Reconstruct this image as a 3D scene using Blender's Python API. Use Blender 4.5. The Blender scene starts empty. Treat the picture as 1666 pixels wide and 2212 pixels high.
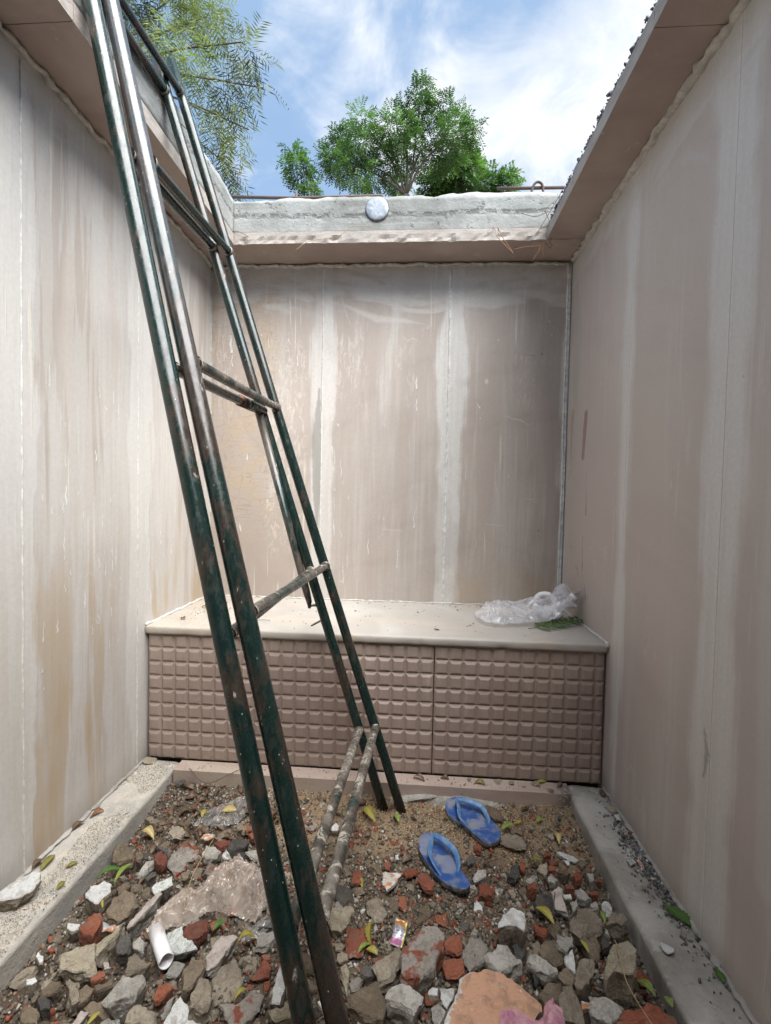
import bpy, bmesh, math, random
import numpy as np
from mathutils import Vector, Matrix, noise as mnoise
random.seed(11)
rng=np.random.default_rng(11)
scn=bpy.context.scene
COL=scn.collection
# ------------------------------------------------------------------ camera
cam=bpy.data.cameras.new('camera'); camo=bpy.data.objects.new('camera',cam); COL.objects.link(camo)
FPX=988.35
ya,pi_,ro=[math.radians(a) for a in (-3.797,1.850,1.222)]
F=Vector((math.sin(ya)*math.cos(pi_),math.cos(ya)*math.cos(pi_),-math.sin(pi_)))
R0=Vector((math.cos(ya),-math.sin(ya),0)); U0=R0.cross(F)
RR=R0*math.cos(ro)+U0*math.sin(ro); UU=U0*math.cos(ro)-R0*math.sin(ro)
m=Matrix((RR,UU,-F)).transposed().to_4x4(); m.translation=Vector((0,0,1.08)); camo.matrix_world=m
cam.sensor_fit='HORIZONTAL'; cam.sensor_width=36; cam.lens=36*FPX/1666; cam.clip_start=.02; cam.clip_end=2000
scn.camera=camo
# ------------------------------------------------------------------ light
SUN_EL,SUN_AZ=57,133     # azimuth measured clockwise from +Y (north), sun stands to the right
SKY_STRENGTH=.062; SUN_STRENGTH=5.0; SUN_ANGLE=62; EXPOSURE=1.27
sun=bpy.data.lights.new('sun','SUN'); sun.energy=SUN_STRENGTH; sun.angle=math.radians(SUN_ANGLE); sun.color=(1,.985,.965)
suno=bpy.data.objects.new('sun',sun); COL.objects.link(suno)
e,a=math.radians(SUN_EL),math.radians(SUN_AZ)
sd=Vector((math.sin(a)*math.cos(e),math.cos(a)*math.cos(e),math.sin(e)))
suno.rotation_euler=(-sd).to_track_quat('-Z','Y').to_euler(); suno.location=(3,2,8)
W=bpy.data.worlds.new('World'); scn.world=W; W.use_nodes=True
scn.view_settings.view_transform='Standard'; scn.view_settings.look='None'; scn.view_settings.gamma=1
scn.view_settings.exposure=EXPOSURE; scn.view_settings.use_curve_mapping=False
scn.cycles.max_bounces=6; scn.cycles.transparent_max_bounces=12; scn.cycles.diffuse_bounces=4
# ------------------------------------------------------------------ node expression helper
class G:
    def __init__(s,tree): s.t=tree; s.n=tree.nodes; s.l=tree.links
    def node(s,typ,**kw):
        n=s.n.new(typ)
        for k,v in kw.items(): setattr(n,k,v)
        return n
    def set(s,inp,v):
        if isinstance(v,X): s.l.new(v.k,inp)
        elif v is not None:
            try: inp.default_value=v
            except Exception: inp.default_value=(v[0],v[1],v[2],1)
    def m(s,op,a,b=None,c=None,clamp=False):
        n=s.node('ShaderNodeMath',operation=op,use_clamp=clamp); s.set(n.inputs[0],a)
        if b is not None: s.set(n.inputs[1],b)
        if c is not None: s.set(n.inputs[2],c)
        return X(s,n.outputs[0])
    def pos(s):
        n=s.node('ShaderNodeNewGeometry'); q=s.node('ShaderNodeSeparateXYZ'); s.l.new(n.outputs['Position'],q.inputs[0])
        return X(s,q.outputs[0]),X(s,q.outputs[1]),X(s,q.outputs[2])
    def obj(s):
        n=s.node('ShaderNodeTexCoord'); q=s.node('ShaderNodeSeparateXYZ'); s.l.new(n.outputs['Object'],q.inputs[0])
        return X(s,q.outputs[0]),X(s,q.outputs[1]),X(s,q.outputs[2])
    def nrm(s):
        n=s.node('ShaderNodeNewGeometry'); q=s.node('ShaderNodeSeparateXYZ'); s.l.new(n.outputs['Normal'],q.inputs[0])
        return X(s,q.outputs[0]),X(s,q.outputs[1]),X(s,q.outputs[2])
    def rand(s): return X(s,s.node('ShaderNodeObjectInfo').outputs['Random'])
    def attr(s,name):
        n=s.node('ShaderNodeAttribute',attribute_name=name); return X(s,n.outputs['Color'])
    def attrf(s,name):
        n=s.node('ShaderNodeAttribute',attribute_name=name); return X(s,n.outputs['Fac'])
    def vec(s,x,y,z):
        n=s.node('ShaderNodeCombineXYZ')
        for i,v in enumerate((x,y,z)): s.set(n.inputs[i],v)
        return X(s,n.outputs[0])
    def noise(s,v,scale=1.,detail=2.,rough=.5,dist=0.):
        n=s.node('ShaderNodeTexNoise',noise_dimensions='3D'); s.set(n.inputs['Vector'],v)
        n.inputs['Scale'].default_value=scale; n.inputs['Detail'].default_value=detail
        n.inputs['Roughness'].default_value=rough; n.inputs['Distortion'].default_value=dist
        return X(s,n.outputs[0])
    def voro(s,v,scale,feature='F1'):
        n=s.node('ShaderNodeTexVoronoi',feature=feature); s.set(n.inputs['Vector'],v); n.inputs['Scale'].default_value=scale
        return X(s,n.outputs['Distance'])
    def sm(s,x,a,b):          # smooth ramp 0 at a, 1 at b
        n=s.node('ShaderNodeMapRange',interpolation_type='SMOOTHSTEP'); s.set(n.inputs[0],x); s.set(n.inputs[1],a); s.set(n.inputs[2],b)
        return X(s,n.outputs[0])
    def mix(s,f,a,b,blend='MIX'):
        n=s.node('ShaderNodeMix',data_type='RGBA',blend_type=blend); s.set(n.inputs[0],f)
        for i,v in ((6,a),(7,b)):
            if isinstance(v,X): s.l.new(v.k,n.inputs[i])
            else: n.inputs[i].default_value=(v[0],v[1],v[2],1)
        return X(s,n.outputs[2])
    def bump(s,h,strength=.3,dist=.01):
        n=s.node('ShaderNodeBump'); s.set(n.inputs['Height'],h); n.inputs['Strength'].default_value=strength; n.inputs['Distance'].default_value=dist
        return X(s,n.outputs[0])
class X:
    def __init__(s,g,k): s.g=g; s.k=k
    def __add__(s,o): return s.g.m('ADD',s,o)
    __radd__=__add__
    def __sub__(s,o): return s.g.m('SUBTRACT',s,o)
    def __rsub__(s,o): return s.g.m('SUBTRACT',o,s)
    def __mul__(s,o): return s.g.m('MULTIPLY',s,o)
    __rmul__=__mul__
    def __truediv__(s,o): return s.g.m('DIVIDE',s,o)
    def abs(s): return s.g.m('ABSOLUTE',s)
    def mx(s,o): return s.g.m('MAXIMUM',s,o)
    def mn(s,o): return s.g.m('MINIMUM',s,o)
    def cl(s): return s.g.m('ADD',s,0.,clamp=True)
def mat(name,fn,spec=.5):
    """fn(g) -> dict(color, rough, normal, metal, alpha, ...)"""
    M=bpy.data.materials.new(name); M.use_nodes=True; g=G(M.node_tree); b=M.node_tree.nodes['Principled BSDF']
    d=fn(g); b.inputs['Specular IOR Level'].default_value=d.get('spec',spec)
    for k,i in (('color','Base Color'),('rough','Roughness'),('normal','Normal'),('metal','Metallic'),('alpha','Alpha'),('trans','Transmission Weight'),('coat','Coat Weight')):
        if k in d and d[k] is not None:
            v=d[k]
            if isinstance(v,X): g.l.new(v.k,b.inputs[i])
            elif isinstance(v,(tuple,list)): b.inputs[i].default_value=(v[0],v[1],v[2],1)
            else: b.inputs[i].default_value=v
    if 'translucent' in d:
        t=g.node('ShaderNodeBsdfTranslucent'); g.set(t.inputs[0],d['translucent'][1]); mx=g.node('ShaderNodeMixShader'); mx.inputs[0].default_value=d['translucent'][0]
        g.l.new(b.outputs[0],mx.inputs[1]); g.l.new(t.outputs[0],mx.inputs[2]); g.l.new(mx.outputs[0],M.node_tree.nodes['Material Output'].inputs[0])
    return M
# world: blue sky with soft broken clouds
g=G(W.node_tree); bg=W.node_tree.nodes['Background']; bg.inputs[1].default_value=SKY_STRENGTH
sky=g.node('ShaderNodeTexSky',sky_type='NISHITA'); sky.sun_disc=False; sky.sun_elevation=e; sky.sun_rotation=a; sky.air_density=1.1; sky.dust_density=1.2; sky.ozone_density=1.3
tc=g.node('ShaderNodeTexCoord'); sp=g.node('ShaderNodeSeparateXYZ'); g.l.new(tc.outputs['Generated'],sp.inputs[0])
x,y,z=[X(g,sp.outputs[i]) for i in range(3)]
zz=(z.mx(0.02)+.25); cv=g.vec(x/zz,y/zz,17.0)
n1=g.noise(cv,1.15,8,.58,.25); n2=g.noise(cv,4.5,6,.6,.6)
n3=g.noise(g.vec(x/zz,y/zz,25.2),.55,2,.5)
cl=g.sm(n1*.62+n2*.16+n3*.45,.582,.70)
thin=g.sm(n1*.5+n3*.6,.45,.70)*.30
cm=cl.mx(thin)
cloudcol=g.mix(g.sm(n2,.35,.7),(5.3,5.9,6.8),(8.0,8.1,8.3))
skyb=g.mix(.55,X(g,sky.outputs[0]),(2.9,4.8,7.6))
g.l.new(g.mix(cm,skyb,cloudcol).k,bg.inputs[0])
# ------------------------------------------------------------------ object helpers
def tag(o,label=None,cat=None,group=None,kind=None):
    if label: o['label']=label
    if cat: o['category']=cat
    if group: o['group']=group
    if kind: o['kind']=kind
    return o
def thing(name,label,cat,loc=(0,0,0),group=None):
    o=bpy.data.objects.new(name,None); COL.objects.link(o); o.location=loc; o.empty_display_size=.1
    return tag(o,label,cat,group)
def link(name,me,mats=None,parent=None,smooth=False,loc=None):
    """mesh in world coordinates; the parent stays at its own base"""
    if mats is not None:
        for q in (mats if isinstance(mats,(list,tuple)) else [mats]): me.materials.append(q)
    if smooth: me.polygons.foreach_set('use_smooth',[True]*len(me.polygons))
    o=bpy.data.objects.new(name,me); COL.objects.link(o)
    if loc is not None: o.location=loc
    if parent is not None:
        o.parent=parent
        l=parent
        off=Vector((0,0,0))
        while l is not None: off+=l.location; l=l.parent
        o.matrix_parent_inverse=Matrix.Identity(4); o.location=(Vector(loc) if loc is not None else Vector((0,0,0)))-off
    return o
def mesh(name,v,f,mi=None):
    me=bpy.data.meshes.new(name); me.from_pydata([tuple(p) for p in v],[],f)
    if mi is not None: me.polygons.foreach_set('material_index',mi)
    me.update(); return me
def grid_box(name,x0,x1,y0,y1,z0,z1,step=.05,amp=.004,freq=8,edge=0.,seed=0,fn=None,faces='xXyYzZ'):
    """closed box with every side subdivided and the whole skin displaced by noise"""
    dims=((x0,x1),(y0,y1),(z0,z1)); n=[max(1,int(round((b-a)/step))) for a,b in dims]
    ax=[[a+(b-a)*i/n[k] for i in range(n[k]+1)] for k,(a,b) in enumerate(dims)]
    idx={};V=[];Fc=[]
    def vid(i,j,k):
        key=(i,j,k)
        if key not in idx: idx[key]=len(V); V.append(Vector((ax[0][i],ax[1][j],ax[2][k])))
        return idx[key]
    for k,kk in ((0,'z'),(n[2],'Z')):
        if kk not in faces: continue
        for i in range(n[0]):
            for j in range(n[1]):
                q=[vid(i,j,k),vid(i+1,j,k),vid(i+1,j+1,k),vid(i,j+1,k)]; Fc.append(q if k else q[::-1])
    for j,kk in ((0,'y'),(n[1],'Y')):
        if kk not in faces: continue
        for i in range(n[0]):
            for k in range(n[2]):
                q=[vid(i,j,k),vid(i+1,j,k),vid(i+1,j,k+1),vid(i,j,k+1)]; Fc.append(q if not j else q[::-1])
    for i,kk in ((0,'x'),(n[0],'X')):
        if kk not in faces: continue
        for j in range(n[1]):
            for k in range(n[2]):
                q=[vid(i,j,k),vid(i,j+1,k),vid(i,j+1,k+1),vid(i,j,k+1)]; Fc.append(q[::-1] if not i else q)
    out=[]
    for p in V:
        d=mnoise.noise_vector(p*freq+Vector((seed,0,0)))*amp+mnoise.noise_vector(p*freq*3.1+Vector((0,seed,0)))*amp*.4
        q=p+d
        if fn: q=fn(p,q)
        out.append(q)
    return mesh(name,out,Fc)
def box(name,x0,x1,y0,y1,z0,z1,bev=.002):
    bm=bmesh.new(); bmesh.ops.create_cube(bm,size=1)
    for v in bm.verts: v.co=Vector(((x0+x1)/2+v.co.x*(x1-x0),(y0+y1)/2+v.co.y*(y1-y0),(z0+z1)/2+v.co.z*(z1-z0)))
    if bev: bmesh.ops.bevel(bm,geom=bm.edges[:],offset=bev,segments=2,affect='EDGES',profile=.5)
    me=bpy.data.meshes.new(name); bm.to_mesh(me); bm.free(); return me
def tube_data(P,r,n=12,cap=True,flat=1.,up=None):
    """rings along a polyline; r number or list; returns verts, faces"""
    P=[Vector(p) for p in P]; V=[];Fc=[]
    T=[(P[min(i+1,len(P)-1)]-P[max(i-1,0)]).normalized() for i in range(len(P))]
    a=Vector((0,0,1)) if abs(T[0].z)<.9 else Vector((1,0,0))
    if up: a=Vector(up)
    for i,p in enumerate(P):
        b=T[i].cross(a).normalized(); c=b.cross(T[i]).normalized()
        if not up: a=c
        rr=r[i] if isinstance(r,(list,tuple)) else r
        for j in range(n):
            t=2*math.pi*j/n; V.append(p+b*(math.cos(t)*rr)+c*(math.sin(t)*rr*flat))
    for i in range(len(P)-1):
        for j in range(n):
            k=(j+1)%n; Fc.append((i*n+j,i*n+k,(i+1)*n+k,(i+1)*n+j))
    if cap: Fc.append(tuple(range(n))[::-1]); Fc.append(tuple((len(P)-1)*n+j for j in range(n)))
    return V,Fc
def tube(name,P,r,n=12,cap=True,flat=1.,up=None):
    v,f=tube_data(P,r,n,cap,flat,up); return mesh(name,v,f)
def spline(pts,n=8):
    P=[Vector(p) for p in pts]; P=[P[0]*2-P[1]]+P+[P[-1]*2-P[-2]]; o=[]
    for i in range(1,len(P)-2):
        for s in range(n):
            t=s/n; p0,p1,p2,p3=P[i-1:i+3]
            o.append(.5*((2*p1)+(p2-p0)*t+(2*p0-5*p1+4*p2-p3)*t*t+(3*p1-p0-3*p2+p3)*t**3))
    o.append(P[-2]); return o
# ------------------------------------------------------------------ measured frame of the place (metres)
L,R,D,HS=-1.073,.734,2.318,2.2456      # left wall, right wall, back wall, soffit
XL,XR,YB=-.878,.555,2.122              # free edges of the three roof ledges
YF=-.35;YN=-1.1                                # edge of the added shading slab; how far side walls run past viewer
def gz(x,y):                           # level of the dirt inside the kerbs
    t=min(1,max(0,(y-1.4)/.29)); m_=max(0,min(1,(.50-abs(x+.17))/.2,(x+.925)/.12,(.595-x)/.10))*max(0,min(1,(1.5-y)/.2)); return -.078+.026*t+.026*m_+.008*mnoise.noise(Vector((x*5,y*5,0)))+.004*mnoise.noise(Vector((x*17,y*17,2)))
# ------------------------------------------------------------------ materials
def stone_wall(name,axis,joints,base,putty,film,ochre,seed,extra=None,top=.28,rough=.5,drip=1.,soft=.012):
    def fn(g):
        x,y,z=g.pos(); u=x if axis=='x' else y
        big=g.noise(g.vec(u*1.6+seed,z*.7,seed),1,3,.5)
        vein=g.noise(g.vec(u*1.2+z*.9+seed,z*5-u*2.2,seed+3.),1.1,3,.55,.6)
        A=base[0];B=base[1]
        c=g.mix(g.sm(big,.35,.68),A,B)
        c=g.mix(g.sm(vein,.5,.72)*.35,c,tuple(q*.86 for q in A))
        brush=g.noise(g.vec(u*70+seed,z*2.2,seed),1,3,.6)
        brushw=g.noise(g.vec(u*11+seed,z*.9,seed+7),1,4,.62,.5)
        edge=g.noise(g.vec(seed,z*2.6,u*.6),1,3,.6)
        fine=g.noise(g.vec(x,y,z),90,3,.6)
        # thin dried film wiped over the faces, with hard ragged edges
        fm=g.sm(brushw+(big-.5)*.35,film[0],film[0]+.035+soft*1.5)*film[1]*(g.sm(brush,.25,.62)*.6+.4)
        fm2=g.sm(g.noise(g.vec(u*24+seed,z*1.4,seed+2),1,4,.6,.3),film[0]+.04,film[0]+.1)*film[1]*.7
        fmask=fm.mx(fm2).cl()
        c=g.mix(fmask,c,putty)
        ch=g.sm(g.noise(g.vec(u*5.5+seed,z*.55,seed+41),1,4,.6,.4),.47,.64)*g.sm(brush,.2,.75)*.42; c=g.mix(ch,c,putty)
        if ochre:
            o=g.sm(g.noise(g.vec(u*6+seed,z*.8,seed+11),1,4,.6,.3),ochre[0],ochre[0]+.09)*g.sm(z,ochre[2],ochre[3])*ochre[1]
            c=g.mix(o,c,(.47,.345,.20))
        # putty wiped along the panel joints
        jm=None
        for j,wl,wr,s in joints:
            d=u-j; w=(edge-.5)*.13*(.4+s*.6)
            ml=g.sm(d+wl+w+(brush-.5)*.05,0.,soft); mr=g.sm((wr+w-(brush-.5)*.05)-d,0.,soft)
            mm=(ml*mr)*s
            jm=mm if jm is None else jm.mx(mm)
        if jm is not None:
            jm=(jm*(.72+.28*g.sm(g.noise(g.vec(u*38+seed,z*1.1,seed+5),1,3,.6),.3,.62))).cl()
            c=g.mix(jm,c,tuple(min(1,q*1.06) for q in putty))
        # horizontal hand-wiped putty under the ledge
        swirl=g.noise(g.vec(u*2.4+seed,z*7,seed),1,3,.55,1.6)
        tm=g.sm(z+(swirl-.5)*.35,HS-top,HS-top+.05)*(.30+.6*g.sm(swirl,.40,.56))
        c=g.mix(tm.cl()*.85,c,tuple(q*.93 for q in putty))
        # pale runs and drops
        dn=g.noise(g.vec(u*55+seed,z*1.7,seed+21),1,2,.5,.1); dz=g.noise(g.vec(u*3+seed,z*1.3,seed+31),1,2,.5)
        dr=g.sm(dn,.66,.69)*g.sm(dz,.5,.6)*drip
        c=g.mix(dr.cl()*.75,c,(.70,.66,.58))
        sp=g.sm(g.voro(g.vec(u,seed,z*.6),34),.055,.03)*g.sm(g.noise(g.vec(u*9,z*9,seed),1,1),.56,.62)
        c=g.mix(sp*.7,c,(.72,.69,.62))
        dk=g.sm(g.voro(g.vec(u,seed+4.,z*.45),13),.03,.015)*g.sm(g.noise(g.vec(u*7,z*5,seed+6),1,1),.55,.6)
        c=g.mix(dk*.7,c,(.07,.06,.05))
        hl=g.sm(g.voro(g.vec(u*.7+brushw*.25,z*.23,seed),4.3,'DISTANCE_TO_EDGE'),.0035,.0012)*g.sm(g.noise(g.vec(u*3,z*2,seed+9),1,2),.55,.6); c=g.mix(hl*.45,c,(.70,.68,.64))
        if extra: c=extra(g,u,z,c,brush,fine)
        # grime along the foot
        ft=g.sm(z+(edge-.5)*.12,.09,-.02)*.45
        c=g.mix(ft,c,(.22,.19,.155))
        c=g.mix((fine-.5)*.5+.18,c,tuple(q*.8 for q in A))
        h=fmask*.5+dr*1.0+fine*.25+(jm*.8 if jm is not None else 0)+brush*.12
        return dict(color=c,rough=g.m('SUBTRACT',rough+.12,fmask*.1),normal=g.bump(h,.35,.0025),spec=.35)
    return mat(name,fn)
def stroke(g,u,z,pts,w,soft=.01,bn=None):
    """mask of a brush stroke through points (u,z) on the wall"""
    best=None
    for (a,b,wa),(c,d,wb) in zip(pts[:-1],pts[1:]):
        du,dz=c-a,d-b; ll=du*du+dz*dz
        t=(((u-a)*du+(z-b)*dz)/ll).cl(); dx=u-(t*du+a); dy=z-(t*dz+b)
        dist=g.m('SQRT',dx*dx+dy*dy)-(t*(wb-wa)+wa)
        best=dist if best is None else best.mn(dist)
    if bn is not None: best=best+(bn-.5)*.02
    return g.sm(best,w,w-soft)
def ex_back(g,u,z,c,brush,fine):
    for j_,w_,s_ in ((.147,.020,.8),(-.49,.008,.5)):
        k_=g.sm((u-j_).abs()+(g.noise(g.vec(u*20,z*14,j_+5),1,4,.7)-.5)*.03,w_,w_*.3); c=g.mix(k_*s_,c,(.70,.69,.65))
    n=g.noise(g.vec(u*5,z*5,1),1,3,.6)
    cr=g.voro(g.vec(u*1+n*.3,.3,z*2.2),16,'DISTANCE_TO_EDGE')
    zone=g.sm(u+(n-.5)*.2,-.66,-.76)*g.sm(z,.75,1.0)
    c=g.mix(zone*g.sm(n,.42,.64)*.5,c,(.50,.375,.23))
    c=g.mix(zone*g.sm(cr,.03,.008)*.35,c,(.2,.15,.11))
    fl=g.noise(g.vec(u*60,z*13,4),1,4,.7,.8); fz=g.sm(g.noise(g.vec(u*4.5,z*1.8,14),1,3,.6),.47,.6)*g.sm(z,1.35,1.7)*g.sm(z,2.05,1.9)
    c=g.mix(g.sm(fl,.5,.6)*fz*.6,c,(.66,.61,.56))
    fl2=g.sm(g.noise(g.vec(u*45,z*16,9),1,4,.7,1.2),.52,.58)*g.sm(u+(n-.5)*.12,-.55,-.60)*g.sm(u+(n-.5)*.12,-.80,-.74)*g.sm(z,1.95,1.8)*g.sm(z,.7,.9)
    c=g.mix(fl2*.55,c,(.70,.63,.55))
    hs=g.sm(g.noise(g.vec(u*2.2+3.,z*9,5),1,4,.6,1.8),.5,.6)*g.sm(z,1.95,2.08); c=g.mix(hs*.45,c,(.60,.585,.555))
    ds=g.sm(g.noise(g.vec(u*3.1,z*2.0,15),1,3,.55,.5),.5,.64); c=g.mix(ds*.22,c,(.30,.25,.215))
    # grey cement patch beside the second joint
    gm=stroke(g,u,z,[(-.505,1.62,.012),(-.515,1.36,.03),(-.51,1.1,.026),(-.505,.93,.01)],0,.012,g.noise(g.vec(u*30,z*30,3),1,4,.7))
    c=g.mix(gm*.75,c,(.27,.275,.255))
    s1=stroke(g,u,z,[(-.42,2.06,.006),(-.33,2.02,.02),(-.22,1.975,.025),(-.08,1.965,.017),(.06,1.94,.004)],0,.018,brush)
    s2=stroke(g,u,z,[(-.4,2.08,.01),(-.37,1.99,.008),(-.32,1.88,.002)],0,.015,brush)
    s3=stroke(g,u,z,[(-.72,2.13,.01),(-.5,2.15,.02),(-.3,2.12,.022),(-.1,2.14,.015),(.1,2.1,.01)],0,.03,brush)
    c=g.mix((s1.mx(s2)*.6).mx(s3*.4),c,(.66,.64,.60))
    s4=stroke(g,u,z,[(.385,1.2,.002),(.405,1.1,.003),(.41,1.0,.001)],0,.004)
    s5=stroke(g,u,z,[(.36,.955,.003),(.43,.95,.003)],0,.004); s6=stroke(g,u,z,[(.285,1.565,.001),(.305,1.535,.006)],0,.004)
    c=g.mix(s4.mx(s5).mx(s6)*.8,c,(.74,.71,.66))
    for (a,b,r) in ((.335,1.665,.011),(.6,1.80,.004),(.61,.93,.004)):
        dx=u-a; dz=(z-b)*.7; c=g.mix(g.sm(g.m('SQRT',dx*dx+dz*dz),r,r*.6)*.8,c,(.66,.63,.6) if r>.01 else (.12,.1,.08))
    rd=stroke(g,u,z,[(.5,1.80,.004),(.57,1.79,.005)],0,.006,fine); c=g.mix(rd*.6,c,(.5,.2,.11))
    # darker damp fans near the foot of the wall and slanting cloudy band
    f1=stroke(g,u,z,[(-.45,.78,.02),(-.1,.93,.03),(.12,.99,.01)],0,.07,n)*.28
    f2=stroke(g,u,z,[(.2,1.0,.01),(.4,.86,.03),(.68,.78,.03)],0,.08,n)*.28
    c=g.mix(f1.mx(f2),c,(.30,.235,.195))
    oc=g.sm(g.noise(g.vec(u*4,z*2.5,8),1,2,.5),.47,.6)*g.sm(z,.85,.62)*g.sm(u,.16,.24); c=g.mix(oc*.4,c,(.50,.39,.26))
    return c
def ex_right(g,u,z,c,brush,fine):
    for j_,w_,s_ in ((1.67,.012,.8),(1.155,.009,.6)):
        k_=g.sm((u-j_).abs()+(g.noise(g.vec(u*20,z*12,j_+5),1,4,.7)-.5)*.022,w_,w_*.3); c=g.mix(k_*s_,c,(.74,.73,.69))
    sm_=stroke(g,u,z,[(1.18,.52,.006),(1.165,.46,.012),(1.175,.40,.008)],0,.008,g.noise(g.vec(u*60,z*60,7),1,4,.7)); c=g.mix(sm_*.55,c,(.16,.15,.14))
    n=g.noise(g.vec(u*30,z*8,3),1,4,.7)
    a=stroke(g,u,z,[(2.07,1.46,.026),(2.09,1.28,.024)],0,.012,n)*(g.sm(brush,.3,.5)*.5+.5)
    b=stroke(g,u,z,[(2.24,1.5,.024),(2.25,1.37,.018),(2.24,1.2,.008)],0,.012,n)*(g.sm(brush,.3,.5)*.5+.5)
    c=g.mix(a*.7,c,(.21,.10,.06)); c=g.mix(b*.7,c,(.42,.30,.16))
    gp=stroke(g,u,z,[(2.24,2.1,.02),(2.19,1.85,.05),(2.22,1.6,.05),(2.16,1.42,.005)],0,.02,n)
    c=g.mix(gp*.6,c,(.46,.45,.39))
    dots=None
    for (u0,z0,u1,z1) in ((2.22,.87,2.205,.86),(2.17,.84,2.15,.82),(2.14,.80,2.12,.77),(2.16,.74,2.14,.72),(2.11,.79,2.10,.74),(2.02,.72,2.0,.66),(2.14,.66,2.135,.62),(2.18,.64,2.18,.62),(2.06,.93,2.045,.70),(2.04,1.20,2.03,1.02),(2.27,1.23,2.27,1.08),(2.19,.6,2.19,.57),(2.26,.86,2.25,.74),(1.99,.68,1.97,.67)):
        q=stroke(g,u,z,[(u0,z0,.003),(u1,z1,.0045)],0,.005,n); dots=q if dots is None else dots.mx(q)
    c=g.mix(dots.cl()*.85,c,(.12,.05,.03))
    # arc wiped in putty above the second panel, thin slanting scrape
    a1=stroke(g,u,z,[(1.62,2.02,.012),(1.50,2.07,.03),(1.36,2.05,.032),(1.25,1.96,.02),(1.20,1.84,.008)],0,.03,brush)*g.sm(brush,.3,.55)
    a2=stroke(g,u,z,[(1.46,1.74,.001),(1.40,1.66,.003),(1.34,1.56,.003),(1.31,1.52,.001)],0,.004)
    c=g.mix((a1*.6).mx(a2*.5),c,(.60,.585,.55))
    b1=stroke(g,u,z,[(2.27,2.16,.02),(2.0,2.17,.035),(1.75,2.13,.03),(1.5,2.16,.03),(1.2,2.12,.04)],0,.05,brush)*g.sm(brush,.2,.6)
    b2=stroke(g,u,z,[(1.95,2.1,.03),(1.9,1.8,.02),(1.93,1.5,.005)],0,.04,brush)
    b3=stroke(g,u,z,[(.98,2.0,.05),(.97,1.5,.035),(.99,.9,.045),(.96,.3,.05)],0,.03,brush)
    c=g.mix((b1*.6).mx(b2*.35).mx(b3*.45),c,(.64,.63,.60))
    w=stroke(g,u,z,[(1.43,.66,.003),(1.425,.6,.002)],0,.004,n).mx(stroke(g,u,z,[(1.44,.44,.003),(1.43,.34,.002)],0,.004,n)).mx(stroke(g,u,z,[(1.38,.52,.002),(1.36,.47,.002)],0,.004,n))
    c=g.mix(w*.7,c,(.7,.67,.62))
    ds=g.sm(g.noise(g.vec(u*2,z*2,4),1,2,.5),.5,.6)*g.sm(u,.98,.9); c=g.mix(ds*.4,c,(.25,.215,.2))
    return c
def ex_left(g,u,z,c,brush,fine):
    n=g.noise(g.vec(u*14,z*4,6),1,4,.7)
    s=None
    for pts in ([(1.36,2.0,.01),(1.345,1.75,.03),(1.33,1.5,.03),(1.36,1.28,.012)],[(1.30,1.32,.012),(1.335,1.15,.022),(1.31,1.0,.004)],[(1.53,1.9,.02),(1.57,1.6,.035),(1.52,1.2,.01)],[(1.78,1.35,.02),(1.80,1.0,.012)],[(1.33,1.2,.003),(1.325,.9,.006)]):
        q=stroke(g,u,z,pts,0,.02,brush); s=q if s is None else s.mx(q)
    c=g.mix((s*.7).cl(),c,(.54,.49,.44))
    oc=g.sm(g.noise(g.vec(u*9,z*.9,16),1,4,.6,.4),.5,.62)*g.sm(z+(n-.5)*.3,1.15,.6)*g.sm(u,1.1,1.25)*g.sm(u,1.62,1.5); c=g.mix(oc*.6,c,(.44,.32,.19))
    return c
PUT=(.66,.65,.615)
M_back=stone_wall('back_wall_stone','x',[(-.49,.055,.065,.75),(.148,.055,.085,.95),(.734,.045,.02,.8)],((.42,.358,.313),(.475,.415,.365)),PUT,(.63,.35),None,3.3,ex_back,top=.22,rough=.42,soft=.026)
M_left=stone_wall('left_wall_stone','y',[(1.18,.09,.05,.9),(1.70,.06,.10,.9),(2.30,.05,.02,.5),(.66,.08,.08,.9)],((.445,.395,.35),(.50,.455,.41)),(.61,.60,.57),(.43,.68),(.49,.62,1.15,.5),7.7,ex_left,top=.12,rough=.5,drip=1.3)
M_right=stone_wall('right_wall_stone','y',[(1.67,.05,.07,.85),(1.155,.10,.10,.9),(2.318,.02,.03,.7),(.515,.08,.08,.8)],((.53,.46,.425),(.575,.51,.455)),(.67,.66,.63),(.60,.45),None,12.1,ex_right,top=.14,rough=.45,drip=.5,soft=.045)
def f_soffit(g):
    x,y,z=g.pos(); n=g.noise(g.vec(x,y,z),3,4,.6,.5); n2=g.noise(g.vec(x,y,z),60,3,.6); v=g.noise(g.vec(x*2,y*9,z*9),1,3,.6,.8)
    c=g.mix(g.sm(n,.35,.7),(.36,.275,.235),(.45,.365,.31)); c=g.mix(g.sm(v,.5,.7)*.3,c,(.30,.225,.19))
    sc=g.sm(g.noise(g.vec(x*14,y*14,z*14),1,5,.7),.62,.66); c=g.mix(sc*.3,c,(.6,.57,.53))
    return dict(color=c,rough=.55,normal=g.bump(n2+sc,.3,.002))
M_soffit=mat('sandstone_soffit',f_soffit)
def f_edge(g):   # sawn face of the ledge stone, pale with a broken lower arris
    x,y,z=g.pos(); n=g.noise(g.vec(x*9,y*9,z*26),1,5,.7,.6); n2=g.noise(g.vec(x,y,z),70,4,.65)
    c=g.mix(g.sm(n,.42,.6),(.40,.365,.325),(.33,.285,.25)); c=g.mix(g.sm(n2,.55,.7)*.5,c,(.46,.44,.41))
    return dict(color=c,rough=.75,normal=g.bump(n+n2*.4,.7,.004))
M_edge=mat('broken_stone_edge',f_edge)
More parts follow.
